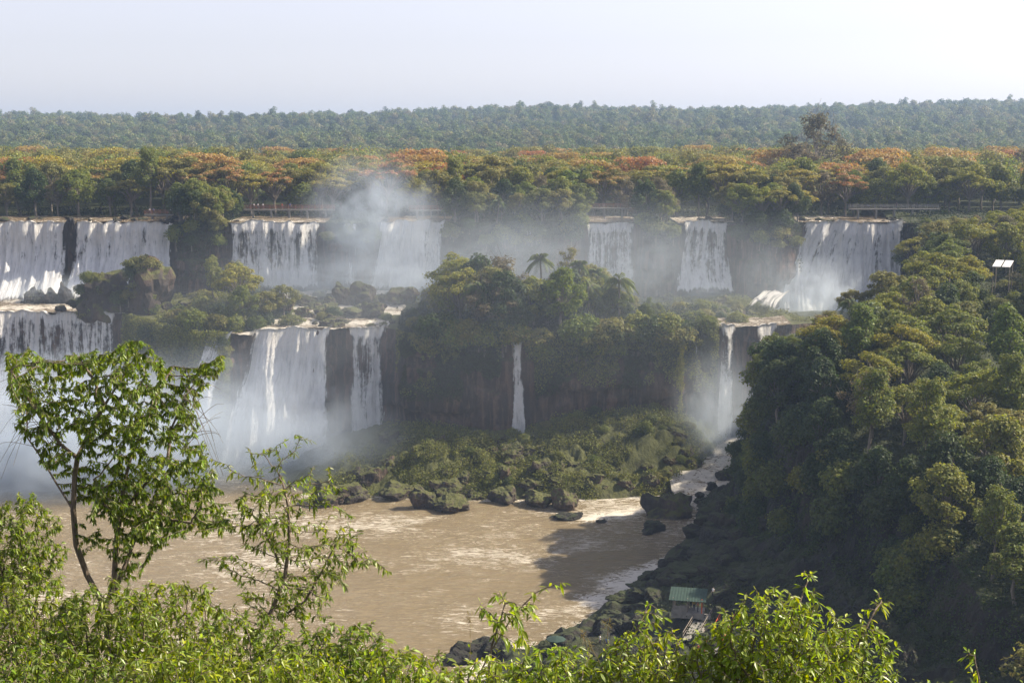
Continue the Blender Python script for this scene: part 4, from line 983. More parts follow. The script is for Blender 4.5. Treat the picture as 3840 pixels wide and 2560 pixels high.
for px, py, s in [(725, 478, 2.4), (735, 492, 2.0), (712, 486, 1.2), (742, 470, 1.8), (700, 494, 1.0)]:
    d = hit_z(px, py, 2.5); boulder(d, s, 'in the white rapids of the right channel', 'boulders in the right channel', 'wet_shaded')
for k in range(90):
    px, py = rng.uniform(540, 770), rng.uniform(498, 665); p = hit_head(px, py)
    if p is None or p[2] > 11 or (p[0] > 20 and 190 < p[1] < 216): continue
    boulder(p-[0, 0, .3], rng.uniform(.5, 2.4), 'on the shaded right bank, '+('near the water' if p[2] < 3 else 'up the slope'), 'boulders on the right bank', 'wet_shaded')
for px, py, s_ in [(735, 505, 3.0), (722, 510, 2.6), (712, 520, 2.8), (728, 522, 3.2), (700, 530, 2.4), (716, 535, 2.8), (690, 545, 2.2), (702, 552, 2.6), (676, 560, 2.0), (686, 568, 2.6), (662, 572, 2.0), (672, 582, 2.4), (645, 585, 1.8), (655, 594, 2.2), (628, 596, 1.8), (640, 606, 2.0), (612, 610, 1.7), (740, 535, 2.6), (730, 555, 2.4), (715, 570, 2.2), (745, 575, 2.6), (700, 580, 1.8), (725, 590, 1.6)]:
    p = hit_head(px, py)
    if p is not None: boulder(p-[0, 0, .5], (s_*rng.uniform(1, 1.6), s_, s_*rng.uniform(.5, .8)), 'of the rock slope below the headland', 'boulders on the right bank', 'wet_shaded', words='angular black boulder')
for px, py in [(470, 652), (480, 648), (492, 652), (506, 655), (462, 658), (515, 660)]:
    p = hit_z(px, py, 0.3); boulder(p, rng.uniform(1.5, 2.3), 'at the near point of the right bank', 'boulders on the right bank', 'wet_shaded')
# the two tall mossy rocks and the terrace
p = at(103, 312, 350); boulder(p+[0, 1, 2.5], (6.2, 4.8, 7.6), 'before the wide sunlit waterfall', 'tall rocks before the left waterfalls', 'redrock', 4, 'rounded red brown rock with a mossy left side', .4)
p = at(146, 312, 350); boulder(p+[0, 2, 4.0], (6.8, 5.2, 9.0), 'before the wide sunlit waterfall', 'tall rocks before the left waterfalls', 'redrock', 5, 'tallest square red brown rock topped with bushes', 1.0)
for px, py, s in [(130, 312, 2.6), (165, 309, 2.6), (120, 318, 1.5), (185, 305, 2.2), (60, 308, 1.3), (75, 303, 1.6), (45, 290, 2.2), (62, 294, 2.4), (30, 284, 2.0), (38, 280, 2.2), (55, 285, 2.6), (66, 279, 1.8), (24, 296, 1.6), (72, 298, 1.6), (195, 290, 2.5), (210, 300, 2.0), (225, 310, 2.2)]:
    p = at(px, py, 352 if py > 300 else 364)
    if py < 300: q = land_point(np.array([p[0]]), 2, np.array([.55]))[0]; s = (s*1.2, s, max(1.5, p[2]-q[2]-1)*.9); p = q
    boulder(p, s, 'around the tall red brown rocks', 'boulders on the upper terrace', 'redrock' if px > 100 else 'wet_shaded')
for k in range(46):
    px = rng.uniform(285, 402); x = X(px, 350); t = rng.uniform(.02, .95)
    boulder(land_point(np.array([x]), 2, np.array([t]))[0]+[0, 0, .3], rng.uniform(.6, 2.3), 'in the rapids above the great plunge, '+('front' if t < .35 else 'middle' if t < .7 else 'back'), 'boulders in the rapids')
for px, py, s in [(345, 292, 3.4), (365, 288, 3.4), (395, 290, 3.0), (412, 287, 2.8), (430, 290, 2.6), (310, 297, 2.6), (332, 310, 2.6), (352, 308, 2.6), (375, 306, 2.8), (340, 320, 1.6), (366, 321, 1.8), (285, 300, 2.2)]:
    p = at(px, py+6, 358 if py < 300 else 342); boulder(p, s, 'between the upper falls and the great plunge', 'boulders on the upper terrace', None, words='dark craggy rock')
for k in range(12):
    px = rng.uniform(675, 752); boulder(land_point(np.array([X(px, 350)]), 2, np.array([rng.uniform(.2, .95)]))[0], rng.uniform(1.0, 2.4), 'on the ledge below the narrow waterfall', 'boulders on the upper terrace')
for i in range(34):     # rocks standing along the lips
    a, b = FALLS_UP[[0, 0, 1, 1, 2, 3, 5, 6, 6][rng.integers(9)]]; x = rng.uniform(max(a, -140), b); y = float(up_lip(np.array([x]))[0]) + rng.uniform(.2, 12)
    boulder((x, y, Z_UP+.1), rng.uniform(.5, 1.6), 'on the water\'s lip '+zone_up(proj([x, y, 53.])[0]).replace('above', 'of').replace('behind', 'at'), 'boulders along the waterfall lips', 'wet_shaded')
boulder((-118.8, up_lip(np.array([-118.8]))[0]-1.0, 49), (2.0, 2.0, 5.5), 'splitting the left waterfalls', 'boulders along the waterfall lips', 'wet_shaded', words='tall dark rock rib')
def name_rocks():
    g = {}
    for o, w, z, px in BOULD: g.setdefault((w, z), []).append((px, o))
    for (w, z), l in g.items():
        l.sort(key=lambda q: q[0])
        for i, (px, o) in enumerate(l): o['label'] = trim(f'{w} {z}' + ('' if len(l) == 1 else f', {num(i)} from left'))
name_rocks()

# ------------------------------------------------------------------ people, bridges, shelter
def person_mesh(pose):
    """one continuous skinned body, 1.7 m tall, standing"""
    j = dict(pelvis=(0, 0, .93), waist=(0, 0, 1.08), chest=(0, -.01, 1.30), neck=(0, 0, 1.46), chin=(0, -.015, 1.53), head=(0, -.015, 1.62), top=(0, 0, 1.69))
    E = [('pelvis', 'waist'), ('waist', 'chest'), ('chest', 'neck'), ('neck', 'chin'), ('chin', 'head'), ('head', 'top')]
    rad = dict(pelvis=.15, waist=.135, chest=.16, neck=.055, chin=.07, head=.095, top=.06)
    for s, n in ((-1, 'l'), (1, 'r')):
        st = .05*s*pose
        j.update({n+'sh': (s*.19, 0, 1.40), n+'el': (s*.25, .03-.05*pose*s, 1.13), n+'wr': (s*.24, -.10-.05*pose*s, .90), n+'ha': (s*.235, -.13, .80), n+'hip': (s*.09, 0, .88), n+'kn': (s*.10, -.02+st, .50), n+'an': (s*.10, .03-st, .09), n+'to': (s*.11, -.13-st, .035)})
        rad.update({n+'sh': .065, n+'el': .043, n+'wr': .032, n+'ha': .036, n+'hip': .095, n+'kn': .062, n+'an': .045, n+'to': .035})
        E += [('chest', n+'sh'), (n+'sh', n+'el'), (n+'el', n+'wr'), (n+'wr', n+'ha'), ('pelvis', n+'hip'), (n+'hip', n+'kn'), (n+'kn', n+'an'), (n+'an', n+'to')]
    ks = list(j); me = bpy.data.meshes.new('skeleton'); me.from_pydata([j[k] for k in ks], [(ks.index(a), ks.index(b)) for a, b in E], [])
    o = bpy.data.objects.new('person', me); COL.objects.link(o)
    sk = o.modifiers.new('skin', 'SKIN'); 
    for i, k in enumerate(ks): me.skin_vertices[0].data[i].radius = (rad[k], rad[k]*(.75 if k in ('chest', 'waist', 'pelvis') else 1))
    me.skin_vertices[0].data[0].use_root = True
    o.modifiers.new('sub', 'SUBSURF').levels = 1; o.modifiers['sub'].render_levels = 1
    dg = bpy.context.evaluated_depsgraph_get(); m2 = bpy.data.meshes.new_from_object(o.evaluated_get(dg)); m2.name = 'person'
    bpy.data.objects.remove(o)
    m2.materials.clear()
    for k in ('skin', 'shirt_white', 'trousers', 'hair'): m2.materials.append(M[k])
    for p in m2.polygons:
        c = p.center; p.use_smooth = True
        p.material_index = 1 if (1.0 < c.z < 1.47 and abs(c.x) < .245 and not (abs(c.x) > .2 and c.z < 1.2)) else 2 if .07 < c.z <= 1.0 and abs(c.x) < .2 else 3 if c.z <= .07 else 0
    return m2
PM = [person_mesh(0), person_mesh(1)]
def hair_mesh():
    n = 12; th = np.linspace(0, math.pi*.55, 6)[:, None]; ph = np.linspace(0, 2*math.pi, n+1)[None, :]
    V = np.stack([.107*np.sin(th)*np.cos(ph), .018+.112*np.sin(th)*np.sin(ph), 1.615+.112*np.cos(th)+0*ph], -1)
    return mesh_np('hair', V.reshape(-1, 3), grid_faces(6, n+1), [M['hair']], smooth=True)
HAIR = hair_mesh()
def person(p, shirt, label, rz, group):
    o = thing('person', label, 'person', tuple(float(q) for q in p), rz, group, PM[rng.integers(2)])
    o.material_slots[1].link = 'OBJECT'; o.material_slots[1].material = M[shirt]
    obj('hair', HAIR, o); return o

def footbridge(label, x0, x1, y, z, rail, n, solid=False):
    r = thing('footbridge', label, 'footbridge', (x0, y, z), 0, 'footbridges above the falls'); w = x1-x0
    mb = MB(); mb.box((w/2, 0, -.12), (w, 1.6, .16)); mb.box((w/2, -.6, -.32), (w, .14, .24)); mb.box((w/2, .6, -.32), (w, .14, .24)); obj('deck', mb.mesh('deck', [M['concrete']]), r)
    for sy in (-.75, .75):
        mb = MB(); k = max(3, int(w/1.8))
        for q in range(k+1): mb.box((w*q/k, sy, .5), (.07, .07, 1.1))
        for hz in (.35, .7, 1.08): mb.box((w/2, sy, hz), (w, .05, .06))
        obj('railing', mb.mesh('railing', [M[rail]]), r)
    for q in range(n):
        mb = MB(); mb.box((w*(q+.5)/n, 0, -(z-51)/2-.4), (.4, 1.2, z-51)); obj('pillar', mb.mesh('pillar', [M['concrete']]), r)
    return r
footbridge('grey railed footbridge above the tall brown lipped waterfall', X(848, 392), X(938, 392), 392, 56.2, 'grey_metal', 5)
footbridge('rust coloured footbridge above the square waterfall', X(578, 394), X(648, 394), 394, 56.3, 'rust', 4)
footbridge('misty footbridge with visitors above the veil waterfall', X(245, 396), X(335, 396), 396, 55.8, 'rust', 5)
footbridge('footbridge beside the spray plume above the dense white waterfall', X(410, 396), X(452, 396), 396, 55.6, 'rust', 3)
footbridge('low walkway with visitors above the wide sunlit waterfall', X(146, 392), X(190, 392), 392, 54.6, 'rust', 3)
gv = 'visitors on the footbridges'
for px, sh in [(255, 'shirt_white'), (259, 'shirt_white'), (264, 'shirt_white'), (283, 'shirt_red'), (291, 'shirt_blue')]:
    person((X(px, 396), 395.8, 55.8), sh, f'tiny person in {sh[6:]} shirt on the misty footbridge, near {"its left end" if px<262 else "its middle"}' + {255: ', leftmost', 259: ', second'}.get(px, ''), 2.9, gv)
for px, sh in [(151, 'shirt_white'), (155, 'shirt_blue'), (172, 'shirt_white'), (176, 'shirt_red'), (180, 'shirt_white')]:
    person((X(px, 392), 391.8, 54.6), sh, f'tiny person in {sh[6:]} shirt on the low walkway' + {151: ', leftmost', 172: ', third from left', 180: ', rightmost'}.get(px, ''), 3.1, gv)
person((X(895, 392), 392, 56.2), 'shirt_dark', 'tiny person in dark shirt on the grey railed footbridge', 3, gv)

def shelter():
    p = hit_head(688, 612); z = p[2]
    r = thing('shelter', 'small open shelter with sloping green sheet roof on the right bank', 'shelter', (p[0], p[1], z), R(-12))
    r.scale = (.84, .84, .84)
    mb = MB(); mb.box((0, 0, .05), (5.4, 3.4, 1.0)); obj('floor_slab', mb.mesh('slab', [M['concrete']]), r)
    for sx in (-2.4, 0, 2.4):
        for sy in (-1.4, 1.4): mb = MB(); mb.box((sx, sy, 1.75), (.18, .18, 2.4 if sy < 0 else 2.9)); obj('post', mb.mesh('post', [M['orange' if sx > 1 and sy < 0 else 'timber']]), r)
    n = 26; xx = np.linspace(-3.1, 3.1, n); V = []
    for sy, zz in ((-2.1, 2.75), (2.1, 3.75)):
        V.append(np.stack([xx, np.full(n, sy), zz+.02*np.cos(np.arange(n)*math.pi)], 1))
    V = np.concatenate(V); V = np.concatenate([V, V-[0, 0, .07]])
    Fq = [grid_faces(2, n), grid_faces(2, n)[:, ::-1]+2*n]
    e = np.arange(n-1); Fq.append(np.stack([e, e+2*n, e+2*n+1, e+1], 1)); Fq.append(np.stack([e+n, e+n+1, e+3*n+1, e+3*n], 1))
    obj('roof', mesh_np('roof', V, np.concatenate(Fq), [M['green_roof']]), r)
    mb = MB(); mb.box((-1.25, -1.5, 1.1), (2.3, .1, 1.1)); obj('side_panel', mb.mesh('panel', [M['concrete']]), r)
    mb = MB(); mb.box((-.6, .4, 1.05), (1.6, .5, .06)); mb.box((-1.3, .4, .8), (.08, .4, .5)); mb.box((.1, .4, .8), (.08, .4, .5)); obj('counter', mb.mesh('counter', [M['timber']]), r)
    def inl(x, y): c, s = math.cos(R(-12)), math.sin(R(-12)); x, y = x*.84, y*.84; return (p[0]+x*c-y*s, p[1]+x*s+y*c, z+.46)
    g = 'visitors around the shelter'
    person(inl(1.0, -.4), 'shirt_yellow', 'person in yellow shirt standing under the green roof', .3, g)
    person(inl(1.7, -.9), 'shirt_orange', 'person in orange shirt at the open front of the shelter', 1.2, g)
    person(inl(.4, .8), 'shirt_dark', 'person in dark shirt at the back of the shelter', 2.2, g)
    for px, py, sh, lb in [(713, 597, 'shirt_white', 'person in white shirt right of the green roofed shelter'), (607, 648, 'shirt_blue', 'person in blue shirt on the bank path below the shelter'), (600, 645, 'shirt_white', 'person in white shirt beside the one in blue on the bank path'), (698, 655, 'shirt_red', 'person in red shirt at the foot of the orange railed stairs'), (680, 652, 'shirt_orange', 'person in orange shirt left of the orange railed stairs'), (969, 432, 'shirt_white', 'person in white shirt on the headland trail among the trees')]:
        q = hit_head(px, py)
        if q is not None: person((q[0], q[1], q[2]-.02), sh, lb, rng.random()*6, g)
shelter()
def stairs(label, pa, pb, w, railmat, loc_group):
    A, B = hit_head(*pa), hit_head(*pb)
    if A is None or B is None: return
    d = B-A; L_ = math.hypot(d[0], d[1]); n = max(6, int(abs(d[2])/.18)); n = min(n, 40)
    r = thing('staircase', label, 'staircase', tuple(A), math.atan2(d[1], d[0]), loc_group)
    mb = MB()
    for i in range(n): mb.box((L_*(i+.5)/n, 0, d[2]*(i+.5)/n+.35), (L_/n*1.02, w, .12))
    obj('steps', mb.mesh('steps', [M['concrete']]), r)
    mb = MB()
    for sy in (-.5, .5): mb.tube([(0, sy*w*.96, .15), (L_, sy*w*.96, d[2]+.15)], .14, 4)
    obj('stringers', mb.mesh('stringers', [M['timber']]), r)
    for sy in (-.5, .5):
        mb = MB(); mb.tube([(0, sy*w, 1.35), (L_, sy*w, d[2]+1.35)], .05, 6); mb.tube([(0, sy*w, .85), (L_, sy*w, d[2]+.85)], .04, 6)
        for i in range(0, n+1, 3): mb.tube([(L_*i/n, sy*w, d[2]*i/n), (L_*i/n, sy*w, d[2]*i/n+1.35)], .045, 5)
        obj('railing', mb.mesh('railing', [M[railmat]]), r)
stairs('grey steps running down from the shelter on the right bank', (690, 642), (705, 616), 2.0, 'timber', 'stairs on the right bank')
stairs('orange railed stairs right of the grey steps', (712, 655), (727, 622), 2.0, 'orange', 'stairs on the right bank')
# parasol roof and pale roof on the headland
def parasol():
    q = hit_head(556, 652)
    if q is None: return
    r = thing('parasol', 'small pale green parasol on the near right bank', 'parasol', tuple(q)); mb = MB(); mb.tube([(0, 0, 0), (0, 0, 2.3)], .04, 6); obj('pole', mb.mesh('pole', [M['timber']]), r)
    a = np.arange(8)*math.pi/4; V = np.concatenate([[(0, 0, 2.5)], np.stack([1.4*np.cos(a), 1.4*np.sin(a), 2.05+0*a], 1), np.stack([1.4*np.cos(a), 1.4*np.sin(a), 1.95+0*a], 1)])
    i = np.arange(8); k = (i+1) % 8
    obj('canopy', mesh_np('canopy', V, [np.stack([0*i, i+1, k+1], 1), np.stack([i+1, i+9, k+9, k+1], 1)], [M['green_roof']]), r)
parasol()
def roof_hut():
    p = at(1003, 263, 303); gz = float(head_z(p[0], p[1]))
    r = thing('lookout_roof', 'white twin panel roof poking out of the headland trees', 'roof', (p[0], p[1], gz), R(-30)); h = p[2]-gz
    for sx in (-1.0, 1.0):
        mb = MB(); n = 2; V = np.array([(sx-.85, -1.9, h-.55), (sx+.85, -1.9, h-.55), (sx+.85, 1.9, h+.55), (sx-.85, 1.9, h+.55)]); V = np.concatenate([V, V-[0, 0, .12]])
        mb.add(V, [(0, 1, 2, 3), (7, 6, 5, 4), (0, 4, 5, 1), (1, 5, 6, 2), (2, 6, 7, 3), (3, 7, 4, 0)]); obj('roof_panel', mb.mesh('panel', [M['white']]), r)
    for sx in (-1.7, 1.7):
        for sy in (-1.5, 1.5): mb = MB(); hh = h+sy*.29; mb.box((sx, sy, (hh-.2)/2-.5), (.2, .2, hh+.6)); obj('post', mb.mesh('post', [M['timber']]), r)
roof_hut()

# ------------------------------------------------------------------ near plants
def colonize(nodes, parents, A, D, di, dk, iters=120):
    nodes = [np.asarray(n, float) for n in nodes]; parents = list(parents); A = A.copy()
    N = np.array(nodes); d2 = ((A[:, None]-N[None])**2).sum(-1); near = d2.argmin(1); nd = d2.min(1)
    for _ in range(iters):
        if not len(A): break
        act = nd < di*di
        if not act.any(): break
        acc = {}
        for i in np.where(act)[0]:
            v = A[i]-nodes[near[i]]; acc.setdefault(near[i], []).append(v/(np.linalg.norm(v)+1e-9))
        new = []
        for k, vs in acc.items():
            v = np.mean(vs, 0)+rng.normal(size=3)*.12; v /= np.linalg.norm(v)+1e-9
            new.append(nodes[k]+v*D); parents.append(k)
        s = len(nodes); nodes += new; NN = np.array(new)
        d2 = ((A[:, None]-NN[None])**2).sum(-1); m = d2.min(1); b = m < nd
        near = np.where(b, d2.argmin(1)+s, near); nd = np.where(b, m, nd)
        keep = nd > dk*dk; A, near, nd = A[keep], near[keep], nd[keep]
    return np.array(nodes), np.array(parents)
def branch_radii(n, parents, r0, p=2.3):
    r = np.zeros(n); kids = np.zeros(n, int)
    for i in parents: 
        if i >= 0: kids[i] += 1
    acc = np.zeros(n)
    for i in range(n-1, -1, -1):
        r[i] = r0 if acc[i] == 0 else acc[i]**(1/p)
        if parents[i] >= 0: acc[parents[i]] += r[i]**p
    return r, kids
def frusta(N, par, r, n=6):
    i = np.where(par >= 0)[0]; a, b = N[par[i]], N[i]; ra, rb = np.minimum(r[par[i]], r[i]*1.35), r[i]
    T = b-a; l = np.linalg.norm(T, axis=1)[:, None]+1e-9; T = T/l
    ref = np.where(np.abs(T[:, 2:3]) < .9, [[0, 0, 1.0]], [[1.0, 0, 0]]); U = np.cross(T, ref); U /= np.linalg.norm(U, axis=1)[:, None]; Wv = np.cross(T, U)
    a = a-T*ra[:, None]*.3
    th = np.arange(n)*2*math.pi/n; ring = np.cos(th)[None, :, None]*U[:, None]+np.sin(th)[None, :, None]*Wv[:, None]
    V = np.concatenate([a[:, None]+ring*ra[:, None, None], b[:, None]+ring*rb[:, None, None]], 1).reshape(-1, 3)
    j = np.arange(n); k = (j+1) % n; f = np.stack([j, k, n+k, n+j], 1)
    Fq = (np.arange(len(i))[:, None, None]*2*n+f[None]).reshape(-1, 4); return V, Fq
def leaves_at(P, Dv, length, width=.32, droop=.5):
    """folded, drooping lance-shaped leaves"""
    n = len(P); d = Dv/(np.linalg.norm(Dv, axis=1)[:, None]+1e-9); L_ = (length*rng.uniform(.55, 1.25, n))[:, None]
    S = np.cross(d, rand_unit(n)*.5+[0, 0, 1.0]); S /= np.linalg.norm(S, axis=1)[:, None]+1e-9; U = np.cross(S, d)
    w = L_*width*.5*rng.uniform(.8, 1.2, (n, 1)); g = np.array([0, 0, -1.0])
    q1 = P+d*L_*.4+g*L_*droop*.10; m1 = q1-U*w*.30
    q2 = P+d*L_*.75+g*L_*droop*.30; m2 = q2-U*w*.25
    tip = P+d*L_+g*L_*droop*.55
    V = np.stack([P, q1+S*w, m1, q1-S*w, q2+S*w*.7, m2, q2-S*w*.7, tip], 1).reshape(-1, 3)
    b = np.arange(n)[:, None]*8
    quad = np.concatenate([b+[2, 1, 4, 5], b+[3, 2, 5, 6]]); tri = np.concatenate([b+[0, 1, 2], b+[0, 2, 3], b+[5, 4, 7], b+[6, 5, 7]])
    return V, quad, tri
def grow(name, label, cat, skel, A, D, di, dk, r0, leaf, leafmat, bark='bark_dark', per=4, group=None, thr=2.2, width=.34, droop=.6, hang=.45, loc=None, basemul=1.0):
    """skel: list of (pos, parent). builds thing > stems, leaves"""
    N, par = colonize([s[0] for s in skel], [s[1] for s in skel], A, D, di, dk)
    r, kids = branch_radii(len(N), par, r0); r = r*basemul
    base = N[0].copy() if loc is None else np.asarray(loc, float)
    V, Fq = frusta(N-base, par, r); stem = mesh_np('stems', V, Fq, [M[bark]], smooth=True)
    tw = np.where((r < r0*thr*basemul) & (par >= 0) & (np.arange(len(N)) >= len(skel)*0))[0]
    tw = np.repeat(tw, per); dirn = N[tw]-N[par[tw]]; dirn /= np.linalg.norm(dirn, axis=1)[:, None]+1e-9
    P = N[par[tw]]+(N[tw]-N[par[tw]])*rng.random((len(tw), 1))-base
    Dv = dirn*.7+rand_unit(len(tw))*.75+np.array([0, 0, -hang])
    LV, q, t = leaves_at(P, Dv, leaf, width, droop)
    root = thing(name, label, cat, tuple(base), 0, group)
    obj('stems', stem, root); obj('leaves', mesh_np('leaves', LV, [q, t], [M[leafmat]], smooth=False), root)
    return root
def poly_attr(poly, n, Yc, dY, thin=1.0):
    """points inside an outline at distance Yc, given real thickness dY"""
    poly = np.array(poly, float)/2.297; lo_, hi = poly.min(0), poly.max(0); out = []
    while len(out) < n:
        p = lo_+(hi-lo_)*rng.random(2)
        if inside(np.array(p[0]), np.array(p[1]), poly): out.append(at(p[0], p[1], Yc+rng.normal()*dY))
    return np.array(out)
def near_tree():
    Y0 = 20.0; S = []; idx = {}
    def br(pts, parent, dy=0.0, n=3):
        prev = parent
        P = [at(p[0]/2.297, p[1]/2.297, Y0+dy*(k+1)/len(pts)) for k, p in enumerate(pts)]
        for q in P:
            a = S[prev][0]
            for m in range(1, n+1): S.append((a+(q-a)*m/n, prev)); prev = len(S)-1
        return prev
    base = at(250/2.297, 1470/2.297, Y0); S.append((base, -1))
    f0 = br([(245, 1400)], 0)
    a1 = br([(200, 1320), (175, 1250), (168, 1170)], f0, -.2); a2 = br([(172, 1090), (178, 1050)], a1, -.3)
    br([(140, 1020), (95, 960), (55, 900), (25, 850)], a2, -.9); u = br([(205, 990), (240, 930)], a2, .3); br([(215, 870), (180, 820)], u, .2); br([(285, 860), (300, 790)], u, .9)
    br([(130, 1110), (95, 1050), (60, 1000)], a1, .6)
    b1 = br([(262, 1330), (268, 1240), (275, 1180)], f0, .3); b2 = br([(285, 1110), (300, 1050), (330, 980)], b1, .6); br([(360, 900), (400, 840)], b2, .7); br([(385, 1050), (395, 980), (430, 900), (490, 830)], b1, 1.2)
    br([(240, 1160), (215, 1100)], b1, -.5)
    c1 = br([(290, 1290), (318, 1210), (350, 1150)], f0, .9); br([(410, 1130), (470, 1120)], c1, .9); br([(380, 1190), (440, 1200)], c1, -.4)
    A = np.concatenate([poly_attr([(15, 800), (60, 790), (110, 830), (180, 800), (270, 790), (300, 765), (350, 800), (390, 830), (370, 1000), (300, 1010), (200, 1000), (100, 960), (10, 900)], 950, Y0, .5),
                        poly_attr([(400, 860), (520, 805), (515, 850), (470, 900), (450, 960), (380, 1000), (370, 900)], 230, Y0+.5, .3),
                        poly_attr([(310, 1060), (400, 1040), (480, 1100), (500, 1110), (450, 1180), (530, 1230), (440, 1200), (370, 1250), (300, 1240), (200, 1140), (230, 1080)], 520, Y0+.3, .4),
                        poly_attr([(160, 940), (440, 920), (500, 1080), (530, 1150), (540, 1235), (440, 1230), (360, 1260), (290, 1240), (190, 1080)], 620, Y0+.2, .55),
                        poly_attr([(5, 860), (150, 950), (170, 1080), (110, 1090), (30, 980)], 110, Y0-.2, .6), poly_attr([(180, 1080), (300, 1090), (340, 1230), (320, 1340), (230, 1300), (190, 1180)], 130, Y0, .5)])
    r = grow('slender_tree', 'slender multi stemmed tree with drooping green leaves at the left', 'tree', S, A, .06, 1.2, .08, .0038, .072, 'leaf_near', per=8, thr=2.6, hang=.55, basemul=.8, width=.38)
    # bare drooping twigs at both sides
    for k in range(34):
        s = 1 if k % 2 else -1; p = at((420 if s > 0 else 120)/2.297, rng.uniform(830, 1060)/2.297, Y0+rng.normal()*.4)
        e = at((rng.uniform(480, 525) if s > 0 else rng.uniform(-10, 40))/2.297, rng.uniform(860, 1100)/2.297, Y0+rng.normal()*.6); mid = (p+e)/2+[0, rng.normal()*.1, .12+.1*rng.random()]
        tt = np.linspace(0, 1, 7)[:, None]; C_ = (1-tt)**2*p+2*tt*(1-tt)*(mid*1.0+[0, 0, .1])+tt**2*e+rng.normal(size=(7, 3))*.008
        mb = MB(); mb.tube(C_-S[0][0], np.linspace(.006, .002, 7), 4); obj('bare_twig', mb.mesh('twig', [M['bark']], True), r)
near_tree()
def shrub(label, px, py_top, py_base, half, Y, mat, n=260, leaf=.1, per=5, skirt=.75, r0=.003, dk=.075, D=.055, group='near shrubs along the bottom', name='shrub', cat='shrub', dr=None, bark='bark_dark', **kw):
    """leafy shrub: its outline is an uneven dome between py_top and the ground"""
    px, py_top, py_base, half = px/2.297, py_top/2.297, py_base/2.297, half/2.297
    b = at(px, py_base, Y); t = at(px, py_top, Y); w = half/F*Y; h = t[2]-b[2]; g = float(slope_z(b[0], Y)); dr = dr or w*.7
    base = np.array([b[0], Y, min(g, b[2])-.1])
    d = rng.normal(size=(n*3, 3)); d /= np.linalg.norm(d, axis=1)[:, None]; rr = rng.random(n*3)**(1/2.2)
    Q = d*rr[:, None]; Q = Q[(Q[:, 2] > -.5)][:n]
    lump = 1+.35*fbm(Q[:, 0]*2+px, Q[:, 1]*2, Q[:, 2]*2, int(px), 3)
    A = np.stack([b[0]+Q[:, 0]*w*lump, Y+Q[:, 1]*dr*lump, b[2]+h*(.45+.55*Q[:, 2]*lump)], 1)
    S = [(base, -1)]
    for k in range(5):
        a = k*1.26; q = np.array([b[0]+math.cos(a)*w*.35, Y+math.sin(a)*dr*.35, b[2]+h*.25]); p = 0
        for m in range(1, 6): S.append((base+(q-base)*m/5, p)); p = len(S)-1
    return grow(name, label, cat, S, A, D, max(w, h)*1.2, dk, r0, leaf, mat, bark=bark, per=per, group=group, **kw)
SH = [  # label, px, top, base, half width, distance, leaf material
    ('dense dark green shrub filling the bottom left corner', 40, 1310, 1600, 170, 17, 'leaf_near', 420, .10),
    ('leafy shrub at the foot of the slender tree', 250, 1330, 1600, 140, 15, 'leaf_near', 400, .10),
    ('loose grey green bush at the left edge beside the slender tree', 50, 1120, 1400, 100, 24, 'leaf_near', 300, .12),
    ('shrub with brownish stems right of the slender tree', 410, 1310, 1620, 120, 16, 'leaf_near', 360, .10),
    ('spreading green shrub below the slim sapling', 570, 1400, 1640, 140, 15, 'leaf_near', 380, .10),
    ('low bright green shrub at the bottom between sapling and twig', 780, 1420, 1640, 140, 13, 'leaf_near', 380, .10),
    ('low lime shrub on the bottom edge left of the leaning twig', 940, 1480, 1660, 110, 12, 'leaf_lime', 300, .095),
    ('small bright bush at the bottom edge, before the brownish shrub', 450, 1460, 1660, 160, 12, 'leaf_lime', 380, .09),
    ('low bright bush at the bottom edge, before the corner shrub', 130, 1480, 1660, 160, 12, 'leaf_near', 380, .09),
    ('small bright bush below the spreading shrub', 690, 1490, 1660, 140, 12, 'leaf_lime', 340, .09),
    ('low lime shrub on the bottom edge right of the leaning twig', 1290, 1475, 1660, 130, 11, 'leaf_lime', 360, .085),
    ('lime tangle at the bottom edge around the leaning twig', 1120, 1500, 1660, 110, 11, 'leaf_lime', 260, .085),
    ('bright low shrub along the bottom edge under the stairs', 1480, 1440, 1660, 130, 11, 'leaf_lime', 420, .085),
    ('lush sunlit lime bush at the lower right', 1790, 1350, 1680, 165, 11, 'leaf_lime', 760, .085),
    ('smaller sunlit bush at the right side of the lush lime bush', 1960, 1410, 1680, 100, 11.5, 'leaf_lime', 380, .085),
    ('small lime bush left of the lush lime bush', 1650, 1440, 1680, 100, 11, 'leaf_lime', 320, .085),
]
for lb, px, t, b, hw, Y, m, n, lf in SH: shrub(lb, px, t, b, hw*1.15, Y, m, int(n*2.6), lf*.85)
def sprig(label, pts, Y, mat, leaf=.1, n=9, spread=.16, r0=.0035, dens=16, name='sapling', cat='sapling', group='thin shoots among the near shrubs', per=3, basemul=1.0, dy=.3):
    """thin upright shoot along a line, with short leafy side twigs"""
    P = [at(p[0]/2.297, p[1]/2.297, Y+dy*i/len(pts)) for i, p in enumerate(pts)]
    S = [(P[0], -1)]
    for a, b in zip(P[:-1], P[1:]):
        k = max(2, int(np.linalg.norm(b-a)/.1)); a0 = S[-1][0]
        for m in range(1, k+1): S.append((a0+(b-a0)*m/k, len(S)-1))
    top = np.array([s[0] for s in S])[len(S)//4:]
    A = top[rng.integers(len(top), size=dens)]+rng.normal(size=(dens, 3))*spread*[1, 1, .7]
    return grow(name, label, cat, S, A, .05, spread*3, .05, r0, leaf, mat, per=per, group=group, thr=1.8, hang=.25, basemul=basemul)
sprig('slim leafy sapling rising over the brown river', [(590, 1470), (625, 1400), (655, 1320), (665, 1240), (662, 1160), (650, 1110)], 19, 'leaf_near', .085, spread=.42, dens=300, basemul=1.0)
